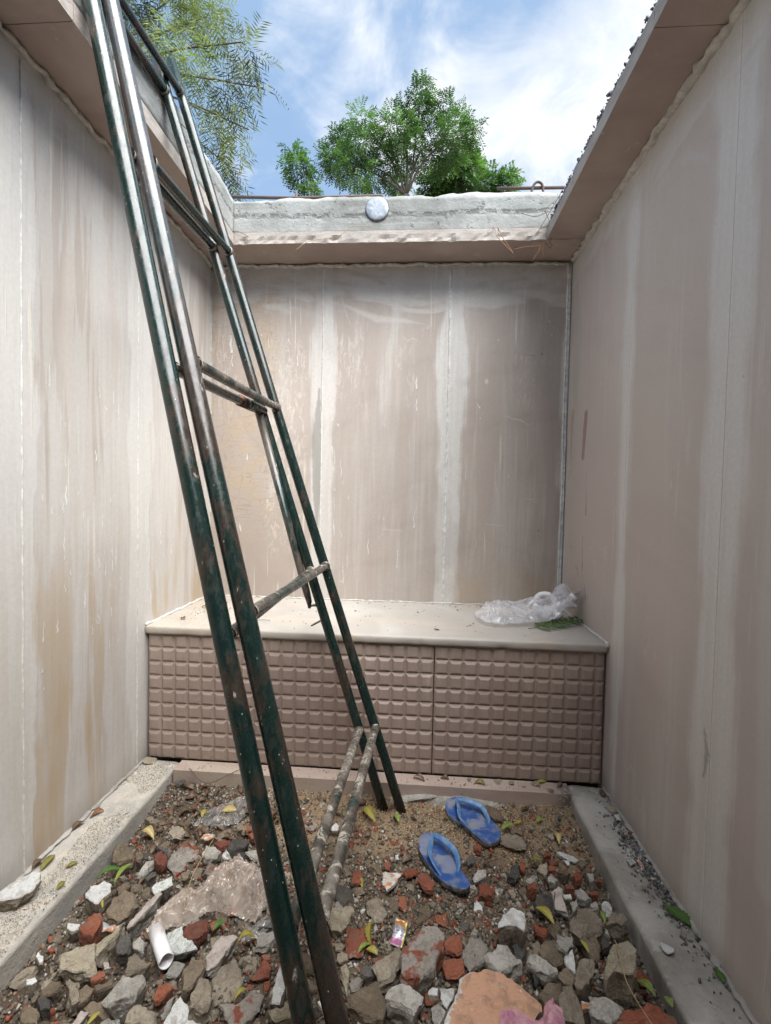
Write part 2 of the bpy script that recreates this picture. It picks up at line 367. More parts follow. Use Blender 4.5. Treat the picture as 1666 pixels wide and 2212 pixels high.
def f_conc(g,base=(.37,.37,.345),dark=(.20,.195,.18),pits=1.,lift=False):
    x,y,z=g.pos(); n=g.noise(g.vec(x,y,z),3.5,6,.65); n2=g.noise(g.vec(x,y,z),45,4,.7)
    st=g.noise(g.vec(x*3,y*3,z*30),1,4,.65,.4)
    pit=g.sm(g.voro(g.vec(x,y,z),38),.17,.05)*g.sm(g.noise(g.vec(x,y,z),6,3,.6),.5,.62)
    c=g.mix(g.sm(n,.35,.7),dark,base); c=g.mix(g.sm(st,.52,.66)*.35,c,tuple(q*1.3 for q in base)); c=g.mix(pit*.8*pits,c,(.05,.048,.04))
    c=g.mix((n2-.5).cl()*.9,c,tuple(q*.55 for q in base))
    if lift:      # crumbly line where two pours meet, and torn patches
        w=g.noise(g.vec(x*3,y*3,1),1,3,.6); ln=g.sm((z-(HS+.135)+(w-.5)*.04).abs(),.018,.004)*g.sm(g.noise(g.vec(x,y,z),28,4,.7),.42,.55)
        tp=g.sm(g.noise(g.vec(x,y,z),13,6,.75),.60,.66); c=g.mix(ln.mx(tp)*.7,c,(.10,.10,.09)); n2=n2-ln*.8-tp*.8
        wh=g.sm(g.noise(g.vec(x*5,y*5,z*22),1,5,.7,.5),.58,.66); c=g.mix(wh*.35,c,(.45,.45,.43))
    return dict(color=c,rough=.85,normal=g.bump(n2*.6+n*.5-pit*1.2,.7,.008))
M_conc=mat('weathered_concrete',lambda g:f_conc(g,(.32,.33,.315),(.19,.195,.18),1.,True))
M_rconc=mat('rough_bluish_mortar',lambda g:f_conc(g,(.22,.225,.24),(.10,.105,.12)))
def f_lkerb(g):
    x,y,z=g.pos(); n=g.noise(g.vec(x,y,z),6,5,.65); n2=g.noise(g.vec(x,y,z),130,3,.7); n3=g.noise(g.vec(x,y,z),26,5,.7)
    c=g.mix(g.sm(n,.35,.65),(.35,.335,.30),(.44,.415,.37)); grit=g.sm(n3+(n2-.5)*.5,.46,.6)*g.sm(z,-.025,-.004)
    c=g.mix(grit*.8,c,(.53,.48,.40)); c=g.mix(g.sm(n2,.58,.7)*.5,c,(.16,.13,.10))
    return dict(color=c,rough=.9,normal=g.bump(n3*.8+n2*.5,.9,.006))
M_lkerb=mat('sandy_plastered_kerb',f_lkerb)
def f_rkerb(g):
    x,y,z=g.pos(); n=g.noise(g.vec(x,y,z),5,5,.62,.5); n2=g.noise(g.vec(x,y,z),110,3,.7); n3=g.noise(g.vec(x,y,z),17,5,.7,1.)
    c=g.mix(g.sm(n,.38,.62),(.27,.25,.22),(.42,.40,.365)); c=g.mix(g.sm(n3,.54,.66)*.5,c,(.52,.50,.47)); dk_=g.sm(g.noise(g.vec(x*1.5,y,z),9,6,.75,1.2),.55,.66); c=g.mix(dk_*.5,c,(.14,.115,.085)); c=g.mix(g.sm(n2,.6,.72)*.4,c,(.12,.105,.09))
    st=g.sm(z,-.006,-.05)*g.sm(n3,.4,.6); c=g.mix(st*.5,c,(.27,.27,.265))
    return dict(color=c,rough=.8,normal=g.bump(n3*.7+n2*.4,.6,.004))
M_rkerb=mat('grey_cement_kerb',f_rkerb)
def f_bench(g):
    x,y,z=g.pos(); n=g.noise(g.vec(x,y,z),2.6,3,.55,.4); n2=g.noise(g.vec(x,y,z),85,3,.6); st=g.noise(g.vec(x*26,y*4,z*2.5),1,3,.6)
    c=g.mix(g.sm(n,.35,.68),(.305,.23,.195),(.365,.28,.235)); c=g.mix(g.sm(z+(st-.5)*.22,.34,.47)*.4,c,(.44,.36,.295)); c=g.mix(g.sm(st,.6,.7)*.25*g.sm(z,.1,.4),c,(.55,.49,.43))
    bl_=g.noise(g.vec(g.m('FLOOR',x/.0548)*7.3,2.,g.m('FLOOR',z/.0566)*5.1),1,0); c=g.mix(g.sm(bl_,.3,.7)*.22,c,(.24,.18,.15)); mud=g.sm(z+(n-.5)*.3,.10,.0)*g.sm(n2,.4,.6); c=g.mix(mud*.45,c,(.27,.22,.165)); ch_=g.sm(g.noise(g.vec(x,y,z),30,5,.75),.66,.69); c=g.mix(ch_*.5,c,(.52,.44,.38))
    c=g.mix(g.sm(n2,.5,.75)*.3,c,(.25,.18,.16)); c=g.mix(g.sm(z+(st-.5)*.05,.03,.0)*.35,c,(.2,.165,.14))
    return dict(color=c,rough=.5,normal=g.bump(n2,.25,.0015),spec=.4)
M_bench=mat('carved_pink_sandstone',f_bench)
def f_seat(g):
    x,y,z=g.pos(); n=g.noise(g.vec(x,y,z),4,4,.6,.6); n2=g.noise(g.vec(x,y,z),100,3,.6); v=g.noise(g.vec(x*2,y*12+x*3,1),1,3,.55,.6)
    c=g.mix(g.sm(n,.35,.7),(.42,.39,.35),(.49,.465,.425)); c=g.mix(g.sm(v,.55,.68)*.35,c,(.56,.42,.28))
    d=g.sm(g.noise(g.vec(x,y,z),11,4,.7),.55,.7); c=g.mix(d*.3,c,(.40,.34,.27))
    dl=g.sm(x,-.70,-.85)*g.sm(n2,.42,.6); c=g.mix(dl*.5,c,(.42,.33,.22))
    ed=g.sm(y,1.76,1.747); c=g.mix(ed*g.sm(n,.4,.6)*.5,c,(.45,.39,.32))
    return dict(color=c,rough=.55,normal=g.bump(n2*.5+d,.3,.002))
M_seat=mat('pale_bench_stone',f_seat)
def f_step(g):
    x,y,z=g.pos(); n=g.noise(g.vec(x*2,y*8,z*8),1,4,.6,.5); n2=g.noise(g.vec(x,y,z),80,3,.65)
    c=g.mix(g.sm(n,.35,.7),(.36,.275,.235),(.42,.34,.285)); c=g.mix(g.sm(x,-.3,-.8)*.5*g.sm(n,.4,.55),c,(.44,.37,.29)); c=g.mix(g.sm(n2,.55,.7)*.35,c,(.2,.16,.13))
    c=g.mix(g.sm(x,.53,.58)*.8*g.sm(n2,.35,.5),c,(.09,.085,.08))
    return dict(color=c,rough=.6,normal=g.bump(n2,.35,.002))
M_step=mat('pink_step_stone',f_step)
def f_putty(g,col=(.70,.69,.65)):
    x,y,z=g.pos(); n=g.noise(g.vec(x,y,z),40,4,.7); c=g.mix(g.sm(n,.38,.65),tuple(q*.72 for q in col),col)
    return dict(color=c,rough=.6,normal=g.bump(n,.6,.003))
M_putty=mat('white_putty',f_putty)
M_mort=mat('grey_junction_mortar',lambda g:f_putty(g,(.58,.555,.50)))
M_bead=mat('white_sealing_putty',lambda g:f_putty(g,(.74,.74,.71)))
M_soil=None
def f_soil(g):
    x,y,z=g.pos(); n=g.noise(g.vec(x,y,z),9,6,.7); n2=g.noise(g.vec(x,y,z),120,4,.75); n3=g.noise(g.vec(x,y,z),3,3,.6)
    c=g.mix(g.sm(n,.35,.65),(.075,.055,.038),(.155,.12,.085)); c=g.mix(g.sm(n2,.5,.7)*.6,c,(.25,.20,.14))
    sand=g.sm(y+(n-.5)*.35,1.36,1.5)*g.sm(x+(n3-.5)*.3,-.62,-.45); c=g.mix(sand*.75*g.sm(n2,.3,.55),c,(.36,.255,.15))
    return dict(color=c,rough=.95,normal=g.bump(n2+n,.9,.008))
M_soil=mat('damp_dirt_and_sawdust',f_soil)
def chunk(name,a,b,pit=.5,speck=None,paint=None):
    def fn(g):
        x,y,z=g.obj(); px,py,pz=g.pos(); n=g.noise(g.vec(px,py,pz),22,6,.7); n2=g.noise(g.vec(px,py,pz),170,3,.75); r=g.rand()
        c=g.mix(g.sm(n+(r-.5)*.35,.3,.7),a,b); c=g.mix(g.sm(n2,.52,.72)*pit,c,tuple(q*.4 for q in a))
        c=g.mix(g.sm(n2,.44,.30)*pit*.5,c,tuple(min(1,q*1.5) for q in b))
        if speck: c=g.mix(g.sm(g.noise(g.vec(px,py,pz),260,3,.7),.53,.6)*.85,c,speck)
        if paint: c=paint(g,px,py,pz,n,n2,c)
        # a little dust brushed into hollows
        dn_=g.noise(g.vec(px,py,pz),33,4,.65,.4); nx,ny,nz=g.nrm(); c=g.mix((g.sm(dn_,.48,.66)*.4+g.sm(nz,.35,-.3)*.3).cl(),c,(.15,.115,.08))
        n4=g.noise(g.vec(px,py,pz),75,5,.75)
        cr=g.voro(g.vec(px,py,pz),95); return dict(color=c,rough=.9,normal=g.bump(n2*.5+n*.8+n4*1.0+cr*.35,1.,.007))
    return mat(name,fn)
K={}
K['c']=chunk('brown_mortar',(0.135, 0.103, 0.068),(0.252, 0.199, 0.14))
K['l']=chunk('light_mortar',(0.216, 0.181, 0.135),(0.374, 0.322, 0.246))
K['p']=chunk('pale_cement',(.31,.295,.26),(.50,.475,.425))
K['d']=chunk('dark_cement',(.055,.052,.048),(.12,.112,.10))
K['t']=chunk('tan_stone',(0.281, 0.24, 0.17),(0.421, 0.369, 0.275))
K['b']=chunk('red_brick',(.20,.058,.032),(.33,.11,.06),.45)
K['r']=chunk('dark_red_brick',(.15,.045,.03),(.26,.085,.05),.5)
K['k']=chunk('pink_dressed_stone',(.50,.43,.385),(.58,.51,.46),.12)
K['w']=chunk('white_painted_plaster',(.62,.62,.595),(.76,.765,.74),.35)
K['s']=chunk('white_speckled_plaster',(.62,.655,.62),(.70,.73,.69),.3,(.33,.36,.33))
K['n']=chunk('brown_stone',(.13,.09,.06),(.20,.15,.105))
def pm(g,x,y,z,n,n2,c):
    a=g.noise(g.vec(x,y,z),11,4,.6); return g.mix(g.sm(a,.5,.55),c,g.mix(n2,(.18,.052,.03),(.29,.095,.055)))
K['m']=chunk('brick_and_mortar',(.20,.18,.155),(.34,.31,.27),.5,None,pm)
def pq(g,x,y,z,n,n2,c):
    a=g.noise(g.vec(x,y,z),38,4,.65); return g.mix(g.sm(a,.5,.56),c,(.62,.27,.14))
K['q']=chunk('white_plaster_streaked_orange',(.56,.55,.51),(.70,.69,.66),.35,None,pq)
def ph(g,x,y,z,n,n2,c):
    e=g.attrf('edge'); a=g.noise(g.vec(x,y,z),24,5,.65); sp=g.noise(g.vec(x,y,z),55,4,.6)
    c=g.mix(g.sm(e*.42+a*.5+g.sm(x,.20,.11)*.26,.80,.812),(.62,.355,.23),c)
    c=g.mix(g.sm(sp,.67,.685),c,(.72,.72,.68))
    gr=g.sm(a+g.sm(y,1.0,1.06)*.25+g.sm(x,.15,.22)*.1,.70,.73); return g.mix(gr*.7,c,(.34,.30,.24))
K['h']=chunk('peach_paint_over_white',(.66,.67,.63),(.75,.76,.72),.2,None,ph)
TOPPED={'w','s','q','h','k'}
# ================================================================== SETTING
gr=box('ground',-120,120,-120,120,-.9,-.5,0); link('ground',gr,K['c']); tag(bpy.data.objects['ground'],kind='structure')
def dirt_bed():
    x0,x1,y0,y1=-.96,.63,-.6,1.72; nx,ny=160,232; V=[];Fc=[]
    for j in range(ny+1):
        for i in range(nx+1):
            x=x0+(x1-x0)*i/nx; y=y0+(y1-y0)*j/ny
            V.append((x,y,gz(x,y)+.004*mnoise.fractal(Vector((x*40,y*40,0)),1.,2.,3)))
    for j in range(ny):
        for i in range(nx):
            a=j*(nx+1)+i; Fc.append((a,a+1,a+nx+2,a+nx+1))
    o=link('dirt_ground',mesh('dirt_ground',V,Fc),M_soil,smooth=True); tag(o,kind='structure')
dirt_bed()
# ------------------------------------------------------------------ kerbs and step
def kerb(name,label,x0,x1,mt,seed):
    inner_left = x0>0
    def fn(p,q):
        d=min(1,max(0,(p.x-x0)/.03)) if inner_left else min(1,max(0,(x1-p.x)/.03))
        top=p.z>-.001
        q=q.copy()
        if top: q.z-= .004*(1-d)**2 + abs(mnoise.noise(p*11))*.003
        return q
    me=grid_box(name,x0,x1,-.6,1.75,-.3,0,.02,.0035,7,seed=seed,fn=fn,faces='xXyYZ')
    o=link(name,me,mt,smooth=True); tag(o,label,'ledge')
kerb('side_ledge','low plastered ledge along the left wall covered in pale sandy grit',-1.08,-.925,M_lkerb,3)
kerb('side_ledge','low grey cement ledge along the right wall with loose gravel on it',.595,.735,M_rkerb,9)
st=link('stone_step',grid_box('stone_step',-.918,.598,1.69,1.757,-.2,0.002,.03,.0008,6,seed=4),M_step); tag(st,'pink stone step running along the foot of the carved bench','step')
# cement smear under the step
def smear(name,pts,h,mt,label,cat,parent=None):
    V=[];Fc=[];n=len(pts)
    for k,(w,z) in enumerate(((1.,0),(.8,.6),(.4,1.))):
        cx=sum(p[0] for p in pts)/n; cy=sum(p[1] for p in pts)/n
        for p in pts:
            x=cx+(p[0]-cx)*w; y=cy+(p[1]-cy)*w; V.append((x,y,p[2]+h*z+mnoise.noise(Vector((x*30,y*30,0)))*h*.4))
    for k in range(2):
        for i in range(n): j=(i+1)%n; Fc.append((k*n+i,k*n+j,(k+1)*n+j,(k+1)*n+i))
    Fc.append(tuple(2*n+i for i in range(n)))
    o=link(name,mesh(name,V,Fc),mt,parent,smooth=True)
    if label: tag(o,label,cat)
    return o
P=[]
for i in range(24):
    x=-.08+i*.02; P.append((x,1.70,-.06))
for i in range(24):
    x=.38-i*.02; P.append((x,1.668+mnoise.noise(Vector((x*9,0,0)))*.022,-.062))
smear('mortar_strip',P,.03,K['p'],'long smear of grey mortar at the foot of the pink step behind the slippers','mortar')
# ------------------------------------------------------------------ walls
def beads(name,pts,r,mt,parent,flat=.5,up=None,seed=0,jit=.6):
    rs=[max(r*.25,r*(1+jit*mnoise.noise(Vector((i*.63,seed,0))))) for i in range(len(pts))]
    pts=[Vector(p)+mnoise.noise_vector(Vector((i*.45,seed,3)))*r*.7 for i,p in enumerate(pts)]
    return link(name,tube(name,pts,rs,8,flat=flat,up=up),mt,parent,smooth=True)
def lin(a,b,step=.015):
    a,b=Vector(a),Vector(b); n=max(2,int((b-a).length/step)); return [a+(b-a)*i/n for i in range(n+1)]
def drips(axis,c,sgn,u0,u1,z0,z1,n,parent,seed):
    r=random.Random(seed); V=[];Fc=[]
    for _ in range(n):
        u=r.uniform(u0,u1); zt=r.uniform(z0,z1); ln=r.choice((.012,.02,.035,.06,.09)); w=r.uniform(.0014,.0036)
        pts=[]; k=len(V); N=7
        for i in range(N):
            t=i/(N-1); uu=u+mnoise.noise(Vector((t*3,u*9,seed)))*.006; ww=w*(.5+.7*t if t<.92 else 1.0); z=zt-ln*t
            for s,o in ((-1,0),(0,1),(1,0)):
                off=c+sgn*(.0003+.0012*o*ww/.0025)
                V.append((off,uu+s*ww,z) if axis=='y' else (uu+s*ww,off,z))
        for i in range(N-1):
            for s in (0,1):
                a=k+i*3+s; Fc.append((a,a+1,a+4,a+3))
    o=link('dried_putty_drips',mesh('d',V,Fc),M_putty,parent,smooth=True); tag(o,kind='stuff')
def panel(par,axis,c,sgn,a,b,mt,k):
    """stone cladding panel; c is the plane of its face, sgn points into the room"""
    g_=.0002; d=.0006*((k*7)%3-1)
    f0,f1=(c-sgn*.03,c+sgn*d); lo,hi=min(f0,f1),max(f0,f1)
    me=box('stone_panel',lo,hi,a+g_,b-g_,-.3,HS-.004,.0005) if axis=='y' else box('stone_panel',a+g_,b-g_,lo,hi,-.3,HS-.004,.0005)
    return link('stone_panel',me,mt,par)
def wthing(*a_):
    o=thing(*a_); o['kind']='thing'; return o
wl=wthing('clad_wall','tall left wall of pale stone panels streaked with white putty and ochre stains','wall',(L,.6,0))
link('wall_core',box('wall_core',L-.22,L-.03,YN,D+.25,-.3,HS-.004,0),M_conc,wl)
js=[YN,-.36,.14,.66,1.18,1.70,D]
for k,(a_,b_) in enumerate(zip(js[:-1],js[1:])): panel(wl,'y',L,1,a_,b_,M_left,k)
for j in js[1:-1]: beads('joint_bead',lin((L+.0002,j,.0),(L+.0002,j,HS-.03),.02),.0026,M_putty,wl,1,seed=j)
beads('corner_bead',lin((L+.002,D-.003,.55),(L+.002,D-.003,HS-.02)),.004,M_mort,wl,1,seed=5)
beads('foot_mortar',lin((L+.004,-.5,.004),(L+.004,1.74,.004),.012),.008,M_rkerb,wl,.5,seed=8,jit=1.3)
drips('y',L,1,1.24,1.6,.5,1.5,46,wl,3); drips('y',L,1,1.75,2.2,.7,1.6,18,wl,4)
wr=wthing('clad_wall','tall right wall of mauve-brown stone panels with broad grey putty bands','wall',(R,.6,0))
link('wall_core',box('wall_core',R+.03,R+.22,YN,D+.25,-.3,HS-.004,0),M_conc,wr)
js=[YN,-.64,-.12,.515,1.155,1.67,D]
for k,(a_,b_) in enumerate(zip(js[:-1],js[1:])): panel(wr,'y',R,-1,a_,b_,M_right,k)
drips('y',R,-1,1.3,2.2,.3,1.9,9,wr,9)
beads('foot_mortar',lin((R-.004,-.5,.004),(R-.004,1.74,.004),.012),.008,M_rkerb,wr,.5,seed=18,jit=1.3)
wb=wthing('clad_wall','back wall of three pinkish stone panels with white putty joints above the bench','wall',(-.17,D,0))
link('wall_core',box('wall_core',L-.03,R+.03,D+.03,D+.22,-.3,HS-.004,0),M_conc,wb)
for k,(a_,b_) in enumerate(((L+.002,-.49),(-.49,.148),(.148,R-.002))): panel(wb,'x',D,-1,a_,b_,M_back,k)
beads('joint_bead',lin((-.49,D-.001,.55),(-.49,D-.001,HS-.08)),.0018,M_putty,wb,1,seed=1)
def strip(name,xc,w,z0,z1,h,nr,seed):
    V=[];Fc=[];n=max(60,int((z1-z0)/.012)); m_=10
    for i in range(n+1):
        z=z0+(z1-z0)*i/n; ww=w*(1+.45*mnoise.noise(Vector((z*9,seed,0)))+.35*mnoise.noise(Vector((z*40,seed,1)))); cx=xc+.004*mnoise.noise(Vector((z*2.2,seed,4)))
        for j in range(m_+1):
            t=j/m_; rg=abs(math.sin(t*math.pi*nr)); y=D-.0004-(h*(.35+.65*rg)*(1+.5*mnoise.noise(Vector((z*22,t*3,seed)))) if 0<j<m_ else 0)
            V.append((cx+(t-.5)*ww,y,z))
    for i in range(n):
        for j in range(m_): a_=i*(m_+1)+j; Fc.append((a_+m_+1,a_+m_+2,a_+1,a_)[::-1])
    return link(name,mesh(name,V,Fc),M_bead,wb,smooth=True)
strip('corner_bead',R-.014,.020,.55,HS-.03,.005,2,3)
strip('joint_bead',.1475,.012,.55,HS-.03,.004,1,8)
strip('joint_bead',-.49,.005,.55,HS-.03,.002,1,12)
beads('bench_joint_putty',lin((L+.02,D-.004,.55),(R-.02,D-.004,.55),.012),.0035,M_putty,wb,1,seed=7,jit=1.2)
drips('x',D,-1,-.46,-.34,.6,1.5,20,wb,5); drips('x',D,-1,-.25,.05,.7,1.9,6,wb,6); drips('x',D,-1,.2,.68,.8,1.9,6,wb,7); drips('x',D,-1,-1.0,-.6,.9,2.0,22,wb,8)
r=random.Random(5)
V=[];Fc=[]                 # crumbs of putty along the two right-hand joints of the back wall
for _ in range(90):
    jx=r.choice((.14,.716)); x=jx+r.gauss(0,.008); z=r.uniform(.58,1.75); s=r.uniform(.0012,.0045); k=len(V)
    for dx,dy,dz in ((-1,0,-1.5),(1,0,-1.2),(1.1,0,1.5),(-.9,0,1.3),(0,-.8,0)): V.append((x+dx*s,D-.0005+dy*s*.6,z+dz*s))
    Fc+= [(k,k+1,k+4),(k+1,k+2,k+4),(k+2,k+3,k+4),(k+3,k,k+4)]
tag(link('putty_crumbs',mesh('p',V,Fc),M_putty,wb),kind='stuff')
# ------------------------------------------------------------------ roof ledges
def ledge(label,loc): return thing('roof_ledge',label,'roof ledge',loc)
rb_=ledge('back roof ledge of weathered grey concrete on a broken-edged pink slab',(-.17,2.2,HS))
def chip(p,q):
    if p.y<YB+.002 and p.z<HS+.03:      # spalled lower arris
        n=mnoise.fractal(Vector((p.x*26,p.z*60,0)),1.,2.,3); q.y+=max(0,n)*.014
    return q
link('soffit_slab',grid_box('s',L-.1,R+.1,YB,2.7,HS,HS+.052,.02,.0008,9,fn=chip),[M_soffit,M_edge],rb_)
def edge_slot(o,test):
    for p in o.data.polygons:
        if test(p): p.material_index=1
edge_slot(rb_.children[0],lambda p:p.normal.y<-.4 and p.center.y<YB+.02)
def rough_top(a,seed,zt):
    def fn(p,q):
        q=q.copy()
        if p.z>zt-.004: q.z+=mnoise.fractal(Vector((p.x*7+seed,p.y*7,0)),1.,2.,4)*a+mnoise.noise(Vector((p.x*1.7+seed,0,0)))*.02
        return q
    return fn
link('concrete_beam',grid_box('c',L-.3,R+.3,2.142,2.75,HS+.05,2.462,.018,.0035,14,seed=2,fn=rough_top(.012,3,2.462)),M_conc,rb_,smooth=True)
for i in range(26):                      # knobs and hollows of badly vibrated concrete
    pass
rl=ledge('left roof ledge of smooth pink stone under grey concrete',(-.97,.6,HS))
for a_,b_ in ((YN,.1),(.1,1.12),(1.12,YB-.002)):
    o=link('soffit_slab',grid_box('s',L-.1,XL,a_+.001,b_-.001,HS,HS+.048,.03,.0008,9,seed=a_),[M_soffit,M_edge],rl); edge_slot(o,lambda p:p.normal.x>.6)
link('concrete_beam',grid_box('c',-1.6,XL-.004,YN,2.135,HS+.047,2.455,.022,.004,10,seed=5,fn=rough_top(.012,8,2.455)),M_conc,rl,smooth=True)
rr=ledge('right roof ledge, thin dark pink stone slab with rubble on top',(.65,.6,HS))
for a_,b_ in ((YN,.25),(.25,1.2),(1.2,YB-.002)):
    o=link('soffit_slab',grid_box('s',XR,R+.1,a_+.001,b_-.001,HS,HS+.05,.03,.0008,9,seed=a_+3),[M_soffit,M_edge],rr); edge_slot(o,lambda p:p.normal.x<-.6)
def rr_fn(p,q):
    q=q.copy()
    if p.z>2.31: q.z+=mnoise.fractal(Vector((p.x*16,p.y*16,5)),1.,2.,4)*.02+.028*mnoise.noise(Vector((0,p.y*1.3,1)))
    if p.x<XR+.02: q.x+=.012+.012*mnoise.noise(Vector((p.y*30,p.z*30,2)))
    return q
link('rough_mortar',grid_box('c',XR+.004,1.3,YN,2.2,HS+.049,2.33,.016,.004,20,seed=6,fn=rr_fn),M_rconc,rr,smooth=True)
# mortar squeezed out of the wall and roof junctions
for par,pa,pb,sd_ in ((wl,(L+.004,YN,HS-.008),(L+.004,D-.02,HS-.008),1),(wr,(R-.004,YN,HS-.008),(R-.004,D-.02,HS-.008),2),(wb,(L+.02,D-.004,HS-.010),(R-.02,D-.004,HS-.010),3)):
    beads('junction_mortar',lin(pa,pb,.014),.016 if sd_!=3 else .014,M_mort,par,.55,seed=sd_*11,jit=.9)
rf=ledge('unseen front roof slab added behind the viewer to shade the pit',(-.17,0,HS))  # out of view, added to cut the light on bench and near floor
link('soffit_slab',grid_box('s',XL+.001,XR-.001,YN,YF,HS,HS+.05,.08,.0008,9,seed=31),[M_soffit],rf)
link('concrete_beam',grid_box('c',XL+.001,XR-.001,YN,YF-.02,HS+.051,2.45,.08,.004,10,seed=33),M_conc,rf,smooth=True)
fw=wthing('clad_wall','unseen stone wall added behind the viewer to keep out light','wall',(-.17,YN,0))  # out of view, added to stop light coming in from behind
link('stone_panel',box('stone_panel',L,R,YN-.03,YN,-.3,HS-.004,0),M_soffit,fw)
# ------------------------------------------------------------------ carved bench
bench=thing('stone_bench','built-in stone bench with pale seat slab and carved grid front','bench',(-.17,1.75,0))
def nose(p,q):
    q=q.copy()
    if p.y<1.7455:
        zc=.5295; t=(p.z-zc)/.0175; q.y+=.010*abs(t)**3
        q.y+=mnoise.noise(Vector((p.x*24,p.z*40,0)))*.0015
        if p.z<.515: q.y+=max(0,mnoise.noise(Vector((p.x*17,4,0))))*.006; q.z+=max(0,mnoise.noise(Vector((p.x*21,9,0))))*.004
    return q
def seat():
    V=[];Fc=[];prof=[(2.316,.547),(1.9,.547),(1.79,.547),(1.765,.5469),(1.7545,.5462),(1.7485,.544),(1.7462,.5395),(1.7455,.532),(1.7457,.522),(1.7475,.5155),(1.757,.512),(2.316,.512)]
    xs=[L+.002+(R-L-.004)*i/120 for i in range(121)]
    for x in xs:
        for (y,z) in prof:
            k=mnoise.noise(Vector((x*22,y*30,z*50)))*.0012 if y<1.8 else 0
            kk=max(0,mnoise.noise(Vector((x*16,4,0))))*.006 if z<.523 and y<1.77 else 0
            V.append((x,y+k+kk,z+kk*.6+k*.5))
    n=len(prof)
    for i in range(120):
        for j in range(n-1): a_=i*n+j; Fc.append((a_,a_+1,a_+n+1,a_+n))
    Fc.append(tuple(range(n))[::-1]); Fc.append(tuple(120*n+j for j in range(n)))
    return mesh('seat_slab',V,Fc)
o=link('seat_slab',seat(),M_seat,bench,smooth=True)
def relief(name,xa,xb,ncol,lastw=1.):
    """panel cut as a grid of raised chamfered blocks"""
    rows=9; z0,z1=.002,.511; ph=(z1-z0)/rows; xs=[xa]
    tot=ncol-1+lastw
    for i in range(ncol): xs.append(xs[-1]+(xb-xa)/tot*(1 if i<ncol-1 else lastw))
    yb=1.7655; V=[];Fc=[];ix={}
    def vid(k,p):
        if k not in ix: ix[k]=len(V); V.append(p)
        return ix[k]
    rj=random.Random(int(xa*100))
    for r_ in range(rows):
        for c_ in range(ncol):
            x0,x1=xs[c_],xs[c_+1]; a0=z0+r_*ph; a1=a0+ph
            o4=[vid(('o',c_+i,r_+j),(xs[c_+i],yb,z0+(r_+j)*ph)) for i,j in ((0,0),(1,0),(1,1),(0,1))]
            h=.0086+rj.uniform(-.0010,.0006)
            if r_>=rows-1: h*=.75
            bx=.0112 if x1-x0>.03 else .0065; bz=.0120
            i4=[vid(('i',c_,r_,k),(px_,yb-h,pz_)) for k,(px_,pz_) in enumerate(((x0+bx,a0+bz*.8),(x1-bx,a0+bz*.8),(x1-bx,a1-bz),(x0+bx,a1-bz)))]
            Fc.append(tuple(i4))
            for k in range(4): kk=(k+1)%4; Fc.append((o4[k],o4[kk],i4[kk],i4[k]))
    # border: back plate
    bk={}
    def bv(c_,r_):
        if (c_,r_) not in bk: bk[(c_,r_)]=len(V); V.append((xs[c_],yb+.03,z0+r_*ph))
        return bk[(c_,r_)]
    for c_ in range(ncol):
        Fc.append((ix[('o',c_,0)],bv(c_,0),bv(c_+1,0),ix[('o',c_+1,0)])); Fc.append((ix[('o',c_+1,rows)],bv(c_+1,rows),bv(c_,rows),ix[('o',c_,rows)]))
    for r_ in range(rows):
        Fc.append((ix[('o',0,r_+1)],bv(0,r_+1),bv(0,r_),ix[('o',0,r_)])); Fc.append((ix[('o',ncol,r_)],bv(ncol,r_),bv(ncol,r_+1),ix[('o',ncol,r_+1)]))
    me=mesh(name,V,Fc); bm=bmesh.new(); bm.from_mesh(me)
    bmesh.ops.recalc_face_normals(bm,faces=bm.faces[:]); bmesh.ops.bevel(bm,geom=bm.edges[:],offset=.0011,segments=1,affect='EDGES'); bm.to_mesh(me); bm.free(); return me
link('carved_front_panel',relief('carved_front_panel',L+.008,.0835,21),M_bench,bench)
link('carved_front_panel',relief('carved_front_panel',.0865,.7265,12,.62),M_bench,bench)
link('bench_core',box('bench_core',L+.002,R-.002,1.80,2.315,-.2,.511,0),K['d'],bench)
for pa,pb,s_ in (((L+.003,1.752,.549),(L+.003,2.31,.549),3),((R-.003,1.75,.549),(R-.003,2.31,.549),4)):
    beads('edge_putty',lin(pa,pb,.012),.0065,M_putty,bench,.8,seed=s_,jit=1.)
beads('edge_putty',[(R-.006,1.747,.552),(R-.007,1.744,.545),(R-.006,1.746,.535)],.007,M_putty,bench)
# ================================================================== LADDER
def f_pipe(splash,rust,green=(.0065,.0195,.0165),sky_sheen=0.,pale=0.):
    def fn(g):
        x,y,z=g.pos(); n=g.noise(g.vec(x*9,y*9,z*3),1,5,.65,.4); n2=g.noise(g.vec(x*60,y*60,z*22),1,4,.7); n3=g.noise(g.vec(x*26,y*26,z*7),1,5,.7,.8)
        c=g.mix(g.sm(n+(n3-.5)*.5,.56-rust,.66-rust),green,(.036,.027,.021)); c=g.mix(g.sm(n2,.52,.7)*.22,c,(.07,.075,.068))
        sheen=g.sm(z+(n3-.5)*1.2,1.25,2.0)*sky_sheen; c=g.mix(sheen,c,(.16,.16,.17)); c=g.mix(g.sm(n+n3*.4,.55,.85)*pale,c,(.20,.18,.15))  # upper rail painted pale metallic grey in place of reflected sky
        sp=g.sm(n3+(n2-.5)*.35,.66-splash,.72-splash); c=g.mix(sp*.8,c,(.42,.39,.33))
        dots=g.sm(g.voro(g.vec(x,y,z*.55),75),.085,.05)*g.sm(g.noise(g.vec(x*15,y*15,z*15),1,1),.5,.55); c=g.mix(dots*.8,c,(.55,.53,.47))
        return dict(color=c,metal=sheen*.6,rough=.20+sp*.5+g.sm(n2,.4,.7)*.22,normal=g.bump(sp*.8+n2*.4,.25,.0015),spec=.55)
    return fn
